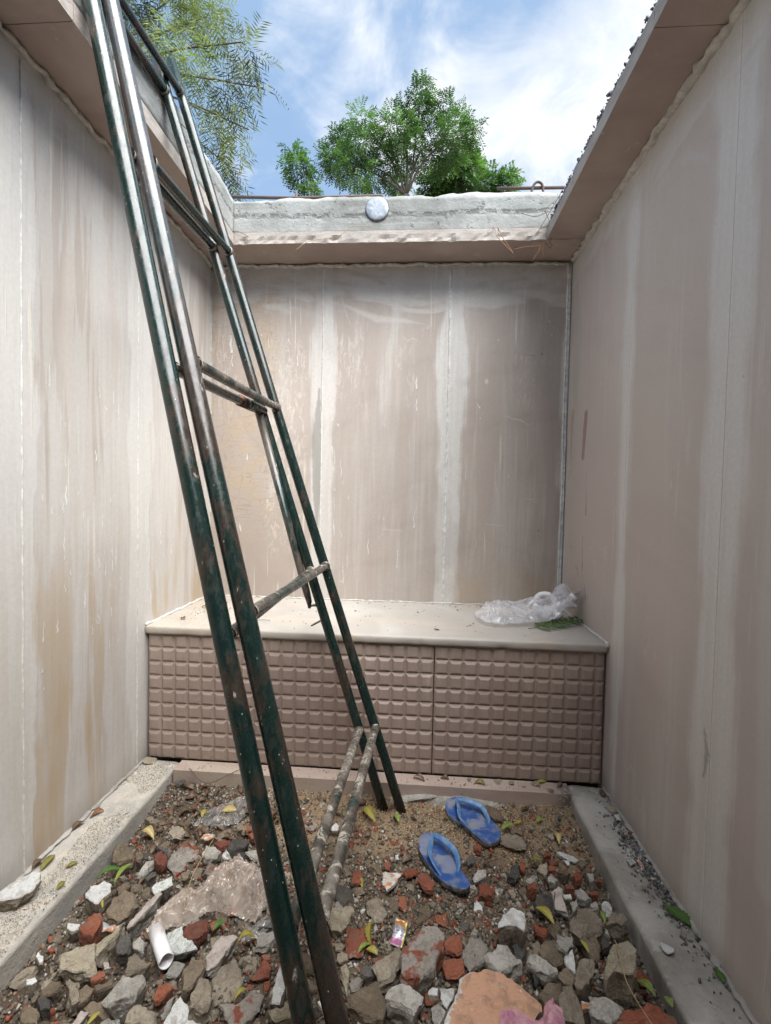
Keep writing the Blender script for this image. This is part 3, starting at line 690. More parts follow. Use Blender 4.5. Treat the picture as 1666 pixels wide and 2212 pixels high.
M_rail=mat('chipped_green_pipe',f_pipe(-.02,.05,sky_sheen=.0)); M_railb=mat('worn_brown_green_pipe_sky_sheen',f_pipe(.0,.11,sky_sheen=.35)); M_rung=mat('worn_green_rung_pipe',f_pipe(.06,.14,pale=.5)); M_weld=mat('dirty_weld',f_pipe(.16,.4,pale=.9)); M_rungs=mat('plaster_splashed_pipe',f_pipe(.12,.22,(.012,.045,.040),pale=.9))
M_steel=mat('bare_steel_pipe',lambda g:dict(color=g.mix(g.noise(g.vec(*g.pos()),20,4,.7),(.22,.17,.12),(.34,.29,.22)),rough=.45,metal=.3))
lad=thing('folding_ladder','tall green steel-pipe folding ladder leaning against the left roof ledge','ladder',(-.05,1.2,-.06))
# two tapering frames lying against each other: far rail foot and top, near rail foot and top, rung stations along both rails
RAILS=[
 ((-0.023, 1.626, -0.068), (-0.8566, 1.6006, 2.4791), (-0.0655, 0.776, -0.068), (-0.861, 1.2182, 2.4571), [0.0, 0.125, 0.3525, 0.5725, 0.785, 1.0], [0.0, 0.1275, 0.355, 0.575, 0.785, 1.0]),
 ((-0.087, 1.626, -0.066), (-0.8663, 1.5252, 2.4195), (-0.1295, 0.776, -0.066), (-0.8671, 1.1573, 2.3945), [0.0, 0.125, 0.355, 0.5775, 0.7975, 1.0], [0.0, 0.1275, 0.36, 0.58, 0.8, 1.0]),
]
frames=[]
for rn,(fa,fb,na,nb,tf,tn) in enumerate(RAILS):
    fa,fb,na,nb=[Vector(q) for q in (fa,fb,na,nb)]; frames.append((fa,fb,na,nb,tf,tn))
    ne=nb+(nb-na).normalized()*.5; fe=fb+(fb-fa).normalized()*.12
    def bow(a_,b_,k,n=14):
        a_,b_=Vector(a_),Vector(b_); return [a_+(b_-a_)*i/n+Vector((-.006*math.sin(i/n*math.pi)*k,0,0)) for i in range(n+1)]
    far_me=tube('rail',bow(fa,fe,1),.0168,18); near_me=tube('rail',bow(na,ne,1),.0212 if rn==0 else .0208,20)
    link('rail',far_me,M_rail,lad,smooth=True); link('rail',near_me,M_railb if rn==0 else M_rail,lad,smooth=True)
    for k in range(1,6):
        pf=fa+(fb-fa)*tf[k]; pn=na+(nb-na)*(tn[k]-(.014 if rn==1 and k==2 else 0))
        mt=M_rungs if k==1 else (M_rung if k<4 else M_rail)
        sag=Vector((0,0,-.002))
        rad=.0148 if k==1 else .0130 if k<4 else .0128
        link('rung',tube('rung',[pf,(pf+pn)/2+sag,pn],rad,14,cap=False),mt,lad,smooth=True)
        for pe,dr_ in ((pf,(pn-pf).normalized()),(pn,(pf-pn).normalized())):
            rr_=.0165 if pe is pf else .0195
            link('weld',tube('weld',[pe+dr_*(rr_-.005),pe+dr_*(rr_+.001),pe+dr_*(rr_+.007)],[.0175,.0170,.0145],14,cap=False),M_weld,lad,smooth=True)
# sleeve over the third rung of the back frame, with the brace rod and its hook
fa,fb,na,nb,tf,tn=frames[1]; pf=fa+(fb-fa)*tf[3]; pn=na+(nb-na)*tn[3]; dr_=(pn-pf).normalized()
link('hinge_sleeve',tube('hinge_sleeve',[pf+dr_*.005,pf+dr_*.19],.0175,16),M_rung,lad,smooth=True)
link('sleeve_rim',tube('sleeve_rim',[pf+dr_*.187,pf+dr_*.194],.0182,16),mat('rusty_rim',lambda g:dict(color=(.16,.05,.025),rough=.7)),lad,smooth=True)
bt=pf+dr_*.04+Vector((0,0,-.012)); bb=Vector((-.372,1.60,.70))
link('brace_rod',tube('brace_rod',[bt,bt+(bb-bt)*.93,bb,bb+Vector((.002,-.002,-.022))],[.0135,.0135,.010,.004],12),M_rung,lad,smooth=True)
hk=spline([(-.375,1.602,.683),(-.352,1.600,.690),(-.328,1.598,.684),(-.315,1.597,.664),(-.322,1.597,.642),(-.343,1.597,.628),(-.362,1.597,.617)],6)
V=[];Fc=[]
for i,p in enumerate(hk):
    t=(hk[min(i+1,len(hk)-1)]-hk[max(i-1,0)]).normalized(); nn=Vector((-t.z,0,t.x))
    w=.0115*(1-.5*max(0,(i/len(hk)-.8)*5))
    for s_,q_ in ((-1,-1),(1,-1),(1,1),(-1,1)): V.append(p+Vector((0,s_*w,0))+nn*q_*.0022)
for i in range(len(hk)-1):
    for j in range(4): k=(j+1)%4; Fc.append((i*4+j,i*4+k,i*4+4+k,i*4+4+j))
Fc+=[(3,2,1,0),tuple(len(V)-4+j for j in range(4))]
link('hook',mesh('hook',V,Fc),M_rung,lad,smooth=False)
# ================================================================== RUBBLE
NAMEK={'c':'mortar_chunk','l':'mortar_chunk','p':'cement_chunk','d':'cement_chunk','t':'broken_stone','b':'brick_fragment','r':'brick_fragment','k':'stone_offcut','w':'plaster_chunk','s':'plaster_chunk','n':'broken_stone','m':'mortared_brick','q':'plaster_chunk','h':'painted_plaster'}
LOOK={'c':'brown mortar','l':'light brown mortar','p':'pale grey cement','d':'dark grey cement','t':'tan stone','b':'orange-red brick','r':'dark red brick','k':'pale pink stone','w':'white plaster','s':'speckled white plaster','n':'brown stone','m':'brick-and-mortar','q':'orange-streaked white plaster','h':'peach'}
CAT={'c':'rubble','l':'rubble','p':'rubble','d':'rubble','t':'stone slab','b':'brick','r':'brick','k':'stone','w':'plaster','s':'plaster','n':'stone slab','m':'brick','q':'plaster','h':'plaster'}
GRP={'c':'loose mortar chunks in the rubble','l':'loose mortar chunks in the rubble','p':'pale cement chunks in the rubble','d':'dark cement chunks in the rubble','t':'broken stone slabs in the rubble','n':'broken stone slabs in the rubble','b':'broken bricks in the rubble','r':'broken bricks in the rubble','k':'pink stone offcuts in the rubble','w':'white plaster pieces in the rubble','s':'white plaster pieces in the rubble','m':'broken bricks in the rubble','q':'white plaster pieces in the rubble','h':None}
LM={'farther blue slipper':(.22,1.58),'nearer blue slipper':(.105,1.385),'open-ended white pipe':(-.60,1.04),'half-hidden white pipe':(-.41,1.275),'crumpled plastic sheet':(-.50,1.21),'shiny plastic packet':(-.65,1.56),'far ladder feet':(-.05,1.63),'red-and-grey brick lump':(.03,1.1),'standing white lump':(.235,1.17),'peach slab':(.21,.93),'cream tile offcut':(.44,1.27),'pink stone offcut':(-.42,1.03),'ribbed tan slab':(-.70,.985),'big brown block':(.50,1.08),'foil wrapper':(-.016,1.125),'charcoal lump':(-.50,1.385),'triangular orange-streaked slab':(.0,1.31),'long mortar slab':(-.75,1.13),'white broken shard':(.49,1.46),'crumbly brown block':(-.09,.96),'grey squared block':(.02,.97),'notched grey chunk':(.50,1.2),'sunken reddish slab':(-.71,1.33),'bottom right brick slab':(.58,.95),'speckled white slab':(-.56,1.08),'lowest far rung':(-.15,1.45)}
used_labels={}
def rel(x,y,q):
    dx,dy=x-q[0],y-q[1]
    if abs(dx)>abs(dy)*1.6: return 'left of' if dx<0 else 'right of'
    if abs(dy)>abs(dx)*1.6: return 'behind' if dy>0 else 'in front of'
    return ('back' if dy>0 else 'front')+('-left of' if dx<0 else '-right of')
def auto_label(kd,x,y,size,shape,ledge_=False):
    sw='tiny' if size<.018 else 'small' if size<.03 else 'medium' if size<.05 else 'large'
    near=sorted(LM.items(),key=lambda t:(t[1][0]-x)**2+(t[1][1]-y)**2)
    near=[n for n in near if (n[1][0]-x)**2+(n[1][1]-y)**2>.0009]
    base='%s %s %s'%(sw,LOOK[kd],shape)
    if ledge_: base+=' on right ledge'
    cand=[]
    for i in range(5):
        a_=near[i]; cand.append('%s, just %s the %s'%(base,rel(x,y,a_[1]),a_[0]) if i==0 else '%s, %s the %s'%(base,rel(x,y,a_[1]),a_[0]))
    for i in range(5):
        for j in range(i+1,6):
            a_,b_=near[i],near[j]; cand.append('%s %s the %s and %s the %s'%(base,rel(x,y,a_[1]),a_[0],rel(x,y,b_[1]),b_[0]))
    for c_ in cand:
        if c_ not in used_labels and len(c_.split())<=16: used_labels[c_]=1; return c_
    return cand[0]
HB=[]
def hero(kd,h,lg,label,pts):
    h=h/1000; P=[Vector((x/1000,y/1000)) for x,y in pts]
    ar=sum(P[i].x*P[(i+1)%len(P)].y-P[(i+1)%len(P)].x*P[i].y for i in range(len(P)))/2
    if ar<0: P=P[::-1]; ar=-ar
    c=sum(P,Vector((0,0)))/len(P); rad=max((p-c).length for p in P); HB.append((c.x,c.y,P,rad))
    base=0. if lg else gz(c.x,c.y)
    top=(0. if lg else -.075)+h
    rr_=random.Random(int(c.x*1e4)*31+int(c.y*1e4))
    Q=[]
    for i,p in enumerate(P):
        q=P[(i+1)%len(P)]; n=max(1,min(7,int((q-p).length/.0075)))
        for k in range(n):
            t=k/n; v=p.lerp(q,t); d=(q-p).normalized(); nn=Vector((d.y,-d.x))
            j=rr_.uniform(-.0026,.0018) if k else 0
            Q.append(v+nn*j)
    n=len(Q); sx,sy=rr_.uniform(-.10,.10),rr_.uniform(-.06,.12)
    if lg or kd=='h': sx*=.3; sy=abs(sy)*.3
    seed=rr_.uniform(0,99); rough=.0028 if kd in 'wskqh' else .0062
    if rad<.02: rough*=.5
    if lg: rough*=.3
    def zt(x,y): return top+(x-c.x)*sx+(y-c.y)*sy+rough*mnoise.fractal(Vector((x*55,y*55,seed)),1.,2.,2)
    V=[];E=[];Fc=[];mi=[]
    o3=Vector((c.x,c.y,0)); loc=Vector((c.x,c.y,base))
    def add(x,y,z,e): V.append((x-loc.x,y-loc.y,z-loc.z)); E.append(e)
    # rings from the buried foot to the middle of the top face
    hh=top-base; skew=Vector((rr_.uniform(-.12,.12),rr_.uniform(-.12,.12)))*hh
    for (w,zf,e) in ((.55,-.15,1),(.74,.12,1),(.88,.36,1),(.97,.62,1),(1.01,.86,1),(1.0,1.0,1),(.94,1.0,.8),(.76,1.0,.6),(.50,1.0,.3),(.25,1.0,.1)):
        for k,q in enumerate(Q):
            v=c+(q-c)*w; s_=(1-zf)*1.
            v=v+skew*s_
            if zf<1:
                nv=mnoise.noise_vector(Vector((q.x*38,q.y*38,zf*2.+seed))); amp=min(.009,rad*.24)
                v=v+Vector((nv.x,nv.y))*amp; z=base+(zt(q.x,q.y)-base)*zf+nv.z*amp*(.6 if zf>.2 else 0)
            else: z=zt(v.x,v.y)-((.002+.0025*max(0,mnoise.noise(Vector((q.x*60,q.y*60,seed))))) if w==1. else 0)
            add(v.x,v.y,z,e)
    add(c.x,c.y,zt(c.x,c.y),0)
    R_=10
    for r_ in range(R_-1):
        for k in range(n): j=(k+1)%n; Fc.append((r_*n+k,r_*n+j,(r_+1)*n+j,(r_+1)*n+k)); mi.append(0 if r_>=5 else 1)
    for k in range(n): j=(k+1)%n; Fc.append(((R_-1)*n+k,(R_-1)*n+j,R_*n)); mi.append(0)
    two=kd in TOPPED
    me=mesh(NAMEK[kd],V,Fc,mi if two else None)
    at=me.attributes.new('edge','FLOAT','POINT'); at.data.foreach_set('value',E)
    side={'w':K['l'],'s':K['d'],'q':K['c'],'h':K['l'],'k':K['p']}.get(kd)
    o=link(NAMEK[kd],me,[K[kd],side] if two else K[kd]); o.location=loc
    shape='slab' if rad>.03 and h<.055 else 'lump' if rad>.022 else 'bit'
    if label: used_labels[label]=1
    tag(o,label or auto_label(kd,c.x,c.y,rad,shape,lg),CAT[kd],GRP[kd] if kd!='h' else None)
    return o
HEROES=[
('w',40,1,'white-painted plaster slab lying flat on the left ledge against the wall',[(-1070,1071),(-1050,1083),(-1045,1106),(-1018,1149),(-1000,1151),(-977,1128),(-972,1097),(-989,1071),(-1028,1060),(-1050,1051)]),
('w',50,0,'',[(-885,1170),(-881,1195),(-866,1193),(-860,1213),(-833,1203),(-815,1177),(-823,1167),(-825,1141),(-837,1140),(-872,1154)]),
('c',55,0,'long grey-brown mortar slab left of the crumpled clear plastic sheet',[(-784,1109),(-790,1144),(-783,1186),(-745,1172),(-723,1142),(-722,1109),(-744,1096),(-769,1097)]),
('b',65,0,'upright dark orange brick lump beside the left ledge',[(-815,1064),(-813,1085),(-808,1101),(-790,1100),(-775,1088),(-768,1063),(-769,1039),(-791,1042),(-815,1054)]),
('q',35,0,'',[(-793,1105),(-759,1100),(-732,1111),(-726,1103),(-748,1084),(-780,1081)]),
('t',50,0,'square-edged tan ribbed slab in the lower left of the rubble',[(-817,996),(-790,1019),(-758,1036),(-715,979),(-721,974),(-794,969)]),
('t',45,0,'',[(-759,1038),(-718,1091),(-725,1051),(-732,1020),(-739,1010)]),
('w',35,0,'',[(-875,1093),(-842,1096),(-835,1083),(-846,1075),(-864,1078)]),
('b',35,0,'',[(-727,976),(-719,989),(-698,989),(-691,979),(-703,967),(-717,964)]),
('k',20,0,'',[(-727,1021),(-716,1024),(-703,1009),(-712,1005)]),
('p',70,0,'',[(-642,904),(-633,953),(-607,950),(-588,957),(-575,946),(-580,914),(-608,909),(-623,897)]),
('c',40,0,'',[(-808,932),(-802,956),(-783,958),(-771,941),(-781,927),(-798,923)]),
('l',50,0,'',[(-761,945),(-738,947),(-715,927),(-707,915),(-716,905),(-734,922)]),
('c',40,0,'',[(-725,937),(-719,955),(-695,948),(-693,925),(-705,914)]),
('c',30,0,'',[(-703,958),(-676,974),(-673,985),(-666,969),(-680,954),(-695,951)]),
('k',35,0,'',[(-698,867),(-695,907),(-675,905),(-679,868)]),
('w',30,0,'',[(-893,1014),(-893,1023),(-872,1013),(-861,999),(-869,998)]),
('w',30,0,'',[(-868,960),(-852,967),(-841,960),(-847,951),(-858,949)]),
('l',50,0,'',[(-658,1010),(-650,1024),(-631,1013),(-597,1005),(-602,991),(-623,981),(-643,979)]),
('d',40,0,'',[(-712,1043),(-715,1071),(-694,1073),(-677,1055),(-672,1025),(-696,1026)]),
('p',30,0,'',[(-681,1065),(-671,1080),(-651,1068),(-642,1049),(-669,1049)]),
('l',50,0,'',[(-584,895),(-575,917),(-529,906),(-515,883),(-579,878)]),
('p',30,0,'',[(-618,914),(-609,920),(-600,912),(-604,906)]),
('p',40,0,'',[(-635,883),(-625,894),(-599,893),(-592,882),(-631,877)]),
('c',30,0,'',[(-825,900),(-808,905),(-782,897),(-770,879),(-803,876)]),
('d',35,0,'',[(-803,916),(-796,926),(-775,922),(-766,906),(-783,901)]),
('c',30,0,'',[(-823,922),(-826,937),(-812,931),(-809,918),(-814,914)]),
('b',25,0,'',[(-772,911),(-765,917),(-754,909),(-761,903)]),
('c',35,0,'',[(-691,911),(-688,924),(-663,928),(-632,907),(-641,897),(-671,900)]),
('s',50,0,'white speckled plaster slab beside the open end of the white pipe',[(-599,1081),(-570,1099),(-550,1068),(-529,1065),(-502,1041),(-554,1028),(-578,1038)]),
('r',55,0,'dark red brick lump under the edge of the plastic sheet',[(-558,1092),(-525,1116),(-512,1118),(-498,1090),(-510,1065),(-537,1062),(-551,1071)]),
('b',40,0,'',[(-510,1117),(-496,1129),(-480,1128),(-489,1114),(-497,1103)]),
('k',58,0,'pale pink dressed-stone offcut with a rough broken side',[(-474,1023),(-457,1073),(-429,1075),(-414,1070),(-438,1009),(-453,995),(-461,996)]),
('l',32,0,'flat grey slab under the pale pink stone offcut',[(-446,999),(-416,1044),(-382,1015),(-371,991),(-380,957),(-423,947)]),
('p',50,0,'',[(-373,1099),(-362,1102),(-349,1100),(-332,1105),(-313,1097),(-342,1062),(-367,1061)]),
('l',30,0,'',[(-396,1053),(-365,1064),(-357,1061),(-354,1032),(-379,1019)]),
('w',50,0,'long narrow white slab touching the front ladder rails',[(-293,1018),(-275,1024),(-263,998),(-268,970),(-271,946),(-289,945),(-296,971)]),
('c',60,0,'',[(-508,988),(-500,1017),(-469,1008),(-461,992),(-468,971),(-473,951),(-490,945)]),
('l',68,0,'',[(-464,933),(-461,972),(-440,966),(-421,942),(-412,915),(-419,895),(-451,903)]),
('w',42,0,'',[(-504,892),(-503,926),(-495,948),(-470,931),(-458,916),(-424,906),(-414,885),(-502,878)]),
('p',30,0,'',[(-523,917),(-523,941),(-513,957),(-512,932),(-517,910)]),
('b',45,0,'bright orange brick lump below the open end of the white pipe',[(-554,942),(-557,965),(-537,965),(-519,960),(-526,948),(-537,930),(-549,933)]),
('m',50,0,'',[(-401,930),(-366,931),(-345,953),(-341,965),(-307,955),(-314,930),(-321,912),(-339,895),(-358,893),(-384,917)]),
('r',42,0,'',[(-357,997),(-344,1024),(-337,1042),(-316,1026),(-312,1001),(-340,992)]),
('b',45,0,'',[(-347,1045),(-336,1051),(-321,1042),(-333,1037)]),
('b',35,0,'',[(-324,998),(-310,1001),(-307,980),(-316,977)]),
('t',45,0,'',[(-292,933),(-261,944),(-250,972),(-235,943),(-240,921),(-280,920)]),
('d',50,0,'',[(-376,1127),(-345,1154),(-331,1141),(-335,1123),(-375,1104)]),
('l',50,0,'',[(-379,1173),(-359,1192),(-345,1156),(-362,1147)]),
('p',30,0,'',[(-560,1001),(-555,1025),(-526,1028),(-523,1009),(-530,991),(-554,995)]),
('c',30,0,'',[(-431,928),(-411,939),(-399,922),(-414,910)]),
('l',40,0,'',[(-489,1082),(-471,1095),(-459,1084),(-467,1064),(-480,1063)]),
('c',35,0,'',[(-406,1104),(-385,1113),(-377,1097),(-392,1085)]),
('t',52,0,'tan slab right behind the front ladder rails',[(-209,1177),(-145,1192),(-138,1181),(-166,1118),(-190,1116),(-199,1140)]),
('l',40,0,'',[(-111,1222),(-81,1234),(-52,1193),(-62,1165),(-85,1169),(-102,1194)]),
('c',30,0,'',[(-49,1233),(-32,1259),(-25,1241),(-25,1207),(-43,1211)]),
('b',35,0,'',[(-24,1245),(-3,1253),(3,1215),(-20,1216)]),
('b',25,0,'',[(5,1255),(26,1260),(24,1239),(8,1235)]),
('b',20,0,'',[(39,1264),(66,1282),(77,1274),(45,1253)]),
('c',30,0,'',[(31,1223),(62,1229),(72,1213),(59,1200),(34,1212)]),
('b',30,0,'',[(74,1204),(110,1216),(107,1180),(78,1186)]),
('b',25,0,'',[(-1,1189),(11,1190),(9,1174),(-1,1176)]),
('m',35,0,'',[(-151,1117),(-146,1147),(-112,1150),(-94,1137),(-97,1102),(-108,1071),(-145,1074)]),
('m',95,0,'big lump of red brick and grey mortar next to the wrapper',[(-10,1032),(16,1071),(41,1104),(75,1105),(95,1090),(89,1059),(65,1015),(39,987),(4,983),(-9,992)]),
('l',68,0,'',[(-73,1031),(-35,1056),(-15,1072),(-4,1059),(-12,1039),(-32,1005),(-61,991)]),
('t',30,0,'',[(-65,1105),(-52,1123),(-38,1132),(-26,1116),(-37,1103),(-60,1101)]),
('d',50,0,'',[(-103,1033),(-91,1040),(-76,1042),(-67,1023),(-82,1014),(-102,1020)]),
('m',40,0,'',[(-127,1007),(-111,1022),(-95,1018),(-104,1001),(-122,993)]),
('c',62,0,'large crumbly brown mortar block right of the front ladder rails',[(-122,964),(-77,991),(-65,996),(-51,978),(-37,949),(-45,925),(-67,923),(-99,931),(-121,947)]),
('p',74,0,'light grey squared block left of the peach-painted slab',[(-42,958),(-30,974),(-2,990),(41,967),(37,948),(19,931),(-15,946),(-41,951)]),
('w',40,0,'',[(53,1006),(62,1015),(76,1014),(74,998),(53,998)]),
('w',40,0,'',[(79,1014),(113,1015),(107,993),(93,975),(80,993)]),
('p',50,0,'',[(58,964),(75,976),(90,959),(75,934),(59,944)]),
('b',35,0,'',[(45,1006),(51,1009),(55,997),(68,991),(57,982),(47,985)]),
('p',42,0,'',[(-98,941),(-85,949),(-70,942),(-62,925),(-96,922)]),
('l',38,0,'',[(-166,1072),(-155,1082),(-141,1076),(-139,1063),(-157,1052),(-164,1058)]),
('l',35,0,'',[(-178,1100),(-164,1106),(-154,1097),(-158,1087),(-172,1086)]),
('t',40,0,'',[(-154,1042),(-141,1048),(-130,1033),(-128,1007),(-131,983),(-145,1017)]),
('w',25,0,'',[(-139,1064),(-130,1069),(-126,1059),(-135,1056)]),
('w',20,0,'',[(-127,1061),(-118,1062),(-118,1051)]),
('w',35,0,'',[(-239,1073),(-229,1088),(-220,1070),(-227,1058)]),
('w',38,0,'',[(-192,966),(-178,976),(-163,943),(-173,942)]),
('c',40,0,'',[(-283,1181),(-270,1179),(-254,1140),(-275,1149)]),
('m',30,0,'',[(-267,1139),(-251,1143),(-242,1124),(-260,1119)]),
('d',30,0,'',[(61,1036),(80,1081),(102,1099),(94,1052),(84,1030)]),
('b',25,0,'',[(34,972),(49,977),(55,963),(40,955)]),
('b',52,0,'',[(91,1116),(116,1133),(139,1130),(138,1096),(121,1083),(97,1093)]),
('b',52,0,'',[(86,1065),(116,1074),(140,1072),(138,1052),(119,1038),(95,1027)]),
('w',82,0,'big angular white-painted lump standing up right of centre',[(230,1137),(248,1170),(282,1198),(300,1191),(308,1183),(306,1159),(293,1128),(277,1141),(253,1137),(230,1125)]),
('p',72,0,'pale grey angular chunk just behind the peach-painted slab',[(190,1072),(217,1086),(223,1098),(248,1100),(254,1085),(273,1062),(270,1055),(248,1045),(220,1032),(196,1055)]),
('m',42,0,'',[(138,1097),(173,1141),(193,1135),(200,1119),(189,1088),(154,1058),(142,1073)]),
('p',35,0,'',[(165,1152),(178,1176),(187,1172),(182,1154)]),
('p',50,0,'long whitish mortar stick right of the pale grey chunk',[(295,1096),(303,1101),(332,1093),(360,1075),(359,1064),(335,1058),(308,1069),(294,1080)]),
('b',30,0,'',[(338,1204),(362,1200),(371,1191),(364,1175),(337,1180)]),
('d',35,0,'',[(351,1264),(375,1296),(408,1293),(406,1243),(368,1242)]),
('k',32,0,'flat cream tile offcut with pointed end near the right ledge',[(412,1306),(439,1329),(444,1322),(441,1252),(409,1254)]),
('w',35,0,'',[(443,1299),(466,1304),(465,1289),(446,1284)]),
('p',30,0,'',[(462,1285),(480,1293),(477,1275),(456,1258)]),
('l',52,0,'wide flat grey chunk with a notched edge by the right ledge',[(425,1188),(454,1218),(463,1238),(486,1240),(511,1228),(517,1197),(503,1182),(470,1169),(442,1157),(425,1176)]),
('p',30,0,'',[(485,1324),(505,1336),(524,1303),(502,1292),(482,1299)]),
('p',30,0,'',[(512,1281),(534,1292),(531,1271),(513,1269)]),
('p',50,0,'',[(385,1166),(401,1158),(422,1160),(419,1135),(395,1116),(381,1125),(378,1143)]),
('w',42,0,'thin white triangular shard in front of a grey chunk',[(384,1105),(413,1130),(410,1107),(402,1076),(386,1089)]),
('c',35,0,'',[(329,1130),(356,1161),(376,1151),(390,1135),(385,1107),(359,1094),(333,1112)]),
('c',42,0,'',[(448,1160),(488,1179),(487,1146),(471,1113),(453,1111),(452,1139)]),
('l',78,0,'',[(378,1016),(395,1050),(412,1073),(447,1076),(434,1047),(412,1021),(394,1009),(379,1008)]),
('c',45,0,'',[(299,1015),(333,1048),(360,1046),(355,1026),(339,1005),(310,995)]),
('d',30,0,'',[(301,1080),(319,1084),(323,1074),(303,1055)]),
('d',30,0,'',[(267,1139),(303,1154),(301,1128),(287,1108),(272,1120)]),
('l',50,0,'',[(341,1007),(361,1032),(382,1038),(386,1014),(387,986),(383,960),(349,964),(337,988)]),
('q',52,0,'',[(390,1005),(413,1000),(412,985),(387,988)]),
('p',60,0,'',[(408,1013),(438,1012),(477,992),(466,977),(435,956),(402,970)]),
('c',40,0,'',[(357,1065),(382,1084),(399,1069),(391,1051),(366,1047)]),
('h',92,0,'large peach-painted plaster slab with white chipped edge at bottom',[(72,885),(87,916),(100,938),(114,963),(120,990),(147,1007),(186,1017),(222,1009),(250,990),(273,969),(289,954),(288,942),(271,930),(258,901)]),
('b',80,0,'broad flat orange brick slab at the bottom right corner',[(437,940),(466,964),(508,974),(521,986),(536,986),(555,970),(568,965),(569,951),(559,933),(429,922)]),
('t',100,0,'big brown block with dark broken underside against the right ledge',[(451,1034),(480,1079),(494,1096),(534,1105),(546,1087),(529,1053),(511,1025),(490,1027),(468,1029),(449,1014)]),
('l',60,0,'',[(524,1199),(553,1229),(576,1220),(577,1202),(558,1189),(546,1196)]),
('d',40,0,'',[(501,1169),(517,1174),(515,1153),(492,1142)]),
('p',35,0,'',[(513,1188),(525,1201),(526,1187)]),
('p',30,0,'',[(454,1050),(467,1055),(471,1043),(456,1038)]),
('w',9,1,'small white plaster flake lying alone on the right ledge',[(615,1121),(621,1127),(633,1121),(645,1112),(641,1105),(622,1100)]),
('c',50,0,'',[(-890,1292),(-915,1345),(-888,1352),(-842,1322),(-827,1294),(-853,1281),(-876,1272)]),
('c',40,0,'',[(-842,1327),(-831,1339),(-810,1319),(-808,1301),(-824,1303)]),
('r',45,0,'round-topped dark red brick chip near the left ledge',[(-775,1316),(-763,1336),(-736,1320),(-725,1302),(-729,1281),(-760,1296)]),
('d',30,0,'',[(-797,1363),(-775,1373),(-736,1346),(-736,1331),(-770,1354)]),
('m',16,0,'broad flat reddish slab sunk in dirt behind the plastic sheet',[(-740,1312),(-736,1387),(-727,1428),(-668,1393),(-659,1355),(-681,1339),(-670,1307),(-688,1285)]),
('p',46,0,'',[(-631,1328),(-635,1367),(-603,1365),(-578,1348),(-586,1325),(-610,1314)]),
('l',30,0,'',[(-791,1428),(-794,1458),(-758,1457),(-738,1438),(-743,1416),(-770,1414)]),
('s',50,0,'white speckled plaster block at the upper end of the pink stone sliver',[(-714,1201),(-712,1214),(-675,1241),(-657,1213),(-673,1199),(-693,1182)]),
('k',52,0,'long thin pink stone sliver lying between mortar slab and plastic sheet',[(-706,1081),(-711,1092),(-703,1122),(-690,1174),(-684,1190),(-673,1186),(-675,1155),(-687,1113),(-697,1086)]),
('p',30,0,'',[(-795,1265),(-794,1307),(-775,1311),(-767,1303),(-776,1264)]),
('d',30,0,'',[(-765,1252),(-751,1280),(-736,1264),(-749,1243)]),
('q',30,0,'',[(-676,1435),(-643,1438),(-629,1423),(-650,1413),(-678,1418)]),
('r',25,0,'',[(-628,1405),(-582,1430),(-571,1406),(-596,1388)]),
('w',35,0,'',[(-576,1351),(-569,1368),(-550,1357),(-549,1335),(-569,1340)]),
('m',40,0,'',[(-600,1275),(-596,1310),(-569,1302),(-562,1285),(-583,1270)]),
('p',35,0,'',[(-681,1494),(-675,1517),(-650,1506),(-644,1484)]),
('c',25,0,'',[(-632,1429),(-616,1465),(-597,1471),(-590,1433),(-615,1418)]),
('t',28,0,'',[(-648,1539),(-637,1562),(-611,1548),(-615,1501),(-640,1512)]),
('c',25,0,'',[(-783,1479),(-781,1507),(-758,1514),(-741,1488),(-757,1468)]),
('l',18,0,'',[(-914,1499),(-899,1512),(-843,1492),(-849,1474),(-888,1483)]),
('c',40,0,'',[(-816,1197),(-815,1216),(-798,1224),(-783,1213),(-782,1191),(-799,1184)]),
('c',30,0,'',[(-667,1274),(-647,1289),(-639,1263),(-654,1259)]),
('d',50,0,'dark charcoal-coloured lump left of the front ladder rails',[(-563,1363),(-561,1395),(-532,1406),(-501,1389),(-510,1364),(-545,1350)]),
('b',40,0,'',[(-523,1432),(-514,1458),(-489,1452),(-481,1420),(-508,1417)]),
('b',30,0,'',[(-551,1482),(-540,1487),(-525,1471),(-537,1453)]),
('w',45,0,'',[(-521,1460),(-507,1467),(-496,1453),(-513,1447)]),
('c',30,0,'',[(-584,1483),(-562,1503),(-543,1487),(-543,1452),(-574,1466)]),
('p',35,0,'',[(-511,1368),(-484,1376),(-451,1378),(-443,1363),(-462,1339),(-487,1352)]),
('d',40,0,'',[(-537,1337),(-532,1360),(-507,1358),(-496,1330),(-520,1317)]),
('p',35,0,'',[(-573,1374),(-550,1361),(-540,1336),(-555,1331)]),
('b',30,0,'',[(-451,1347),(-434,1352),(-422,1324),(-444,1329)]),
('b',35,0,'upright rectangular orange brick piece left of the nearer slipper',[(-161,1301),(-161,1330),(-140,1332),(-132,1301),(-132,1281),(-159,1282)]),
('b',12,0,'',[(-182,1493),(-162,1530),(-137,1546),(-136,1528),(-172,1486)]),
('b',15,0,'',[(-194,1455),(-190,1476),(-176,1465),(-187,1440)]),
('w',30,0,'',[(-261,1505),(-249,1529),(-237,1516),(-237,1494),(-256,1492)]),
('l',40,0,'',[(-344,1292),(-326,1297),(-317,1275),(-326,1258)]),
('m',15,0,'',[(-346,1513),(-335,1546),(-313,1538),(-317,1511),(-337,1500)]),
('b',12,0,'',[(-148,1467),(-140,1483),(-133,1473),(-144,1458)]),
('l',20,0,'',[(-133,1432),(-126,1437),(-116,1428),(-122,1420)]),
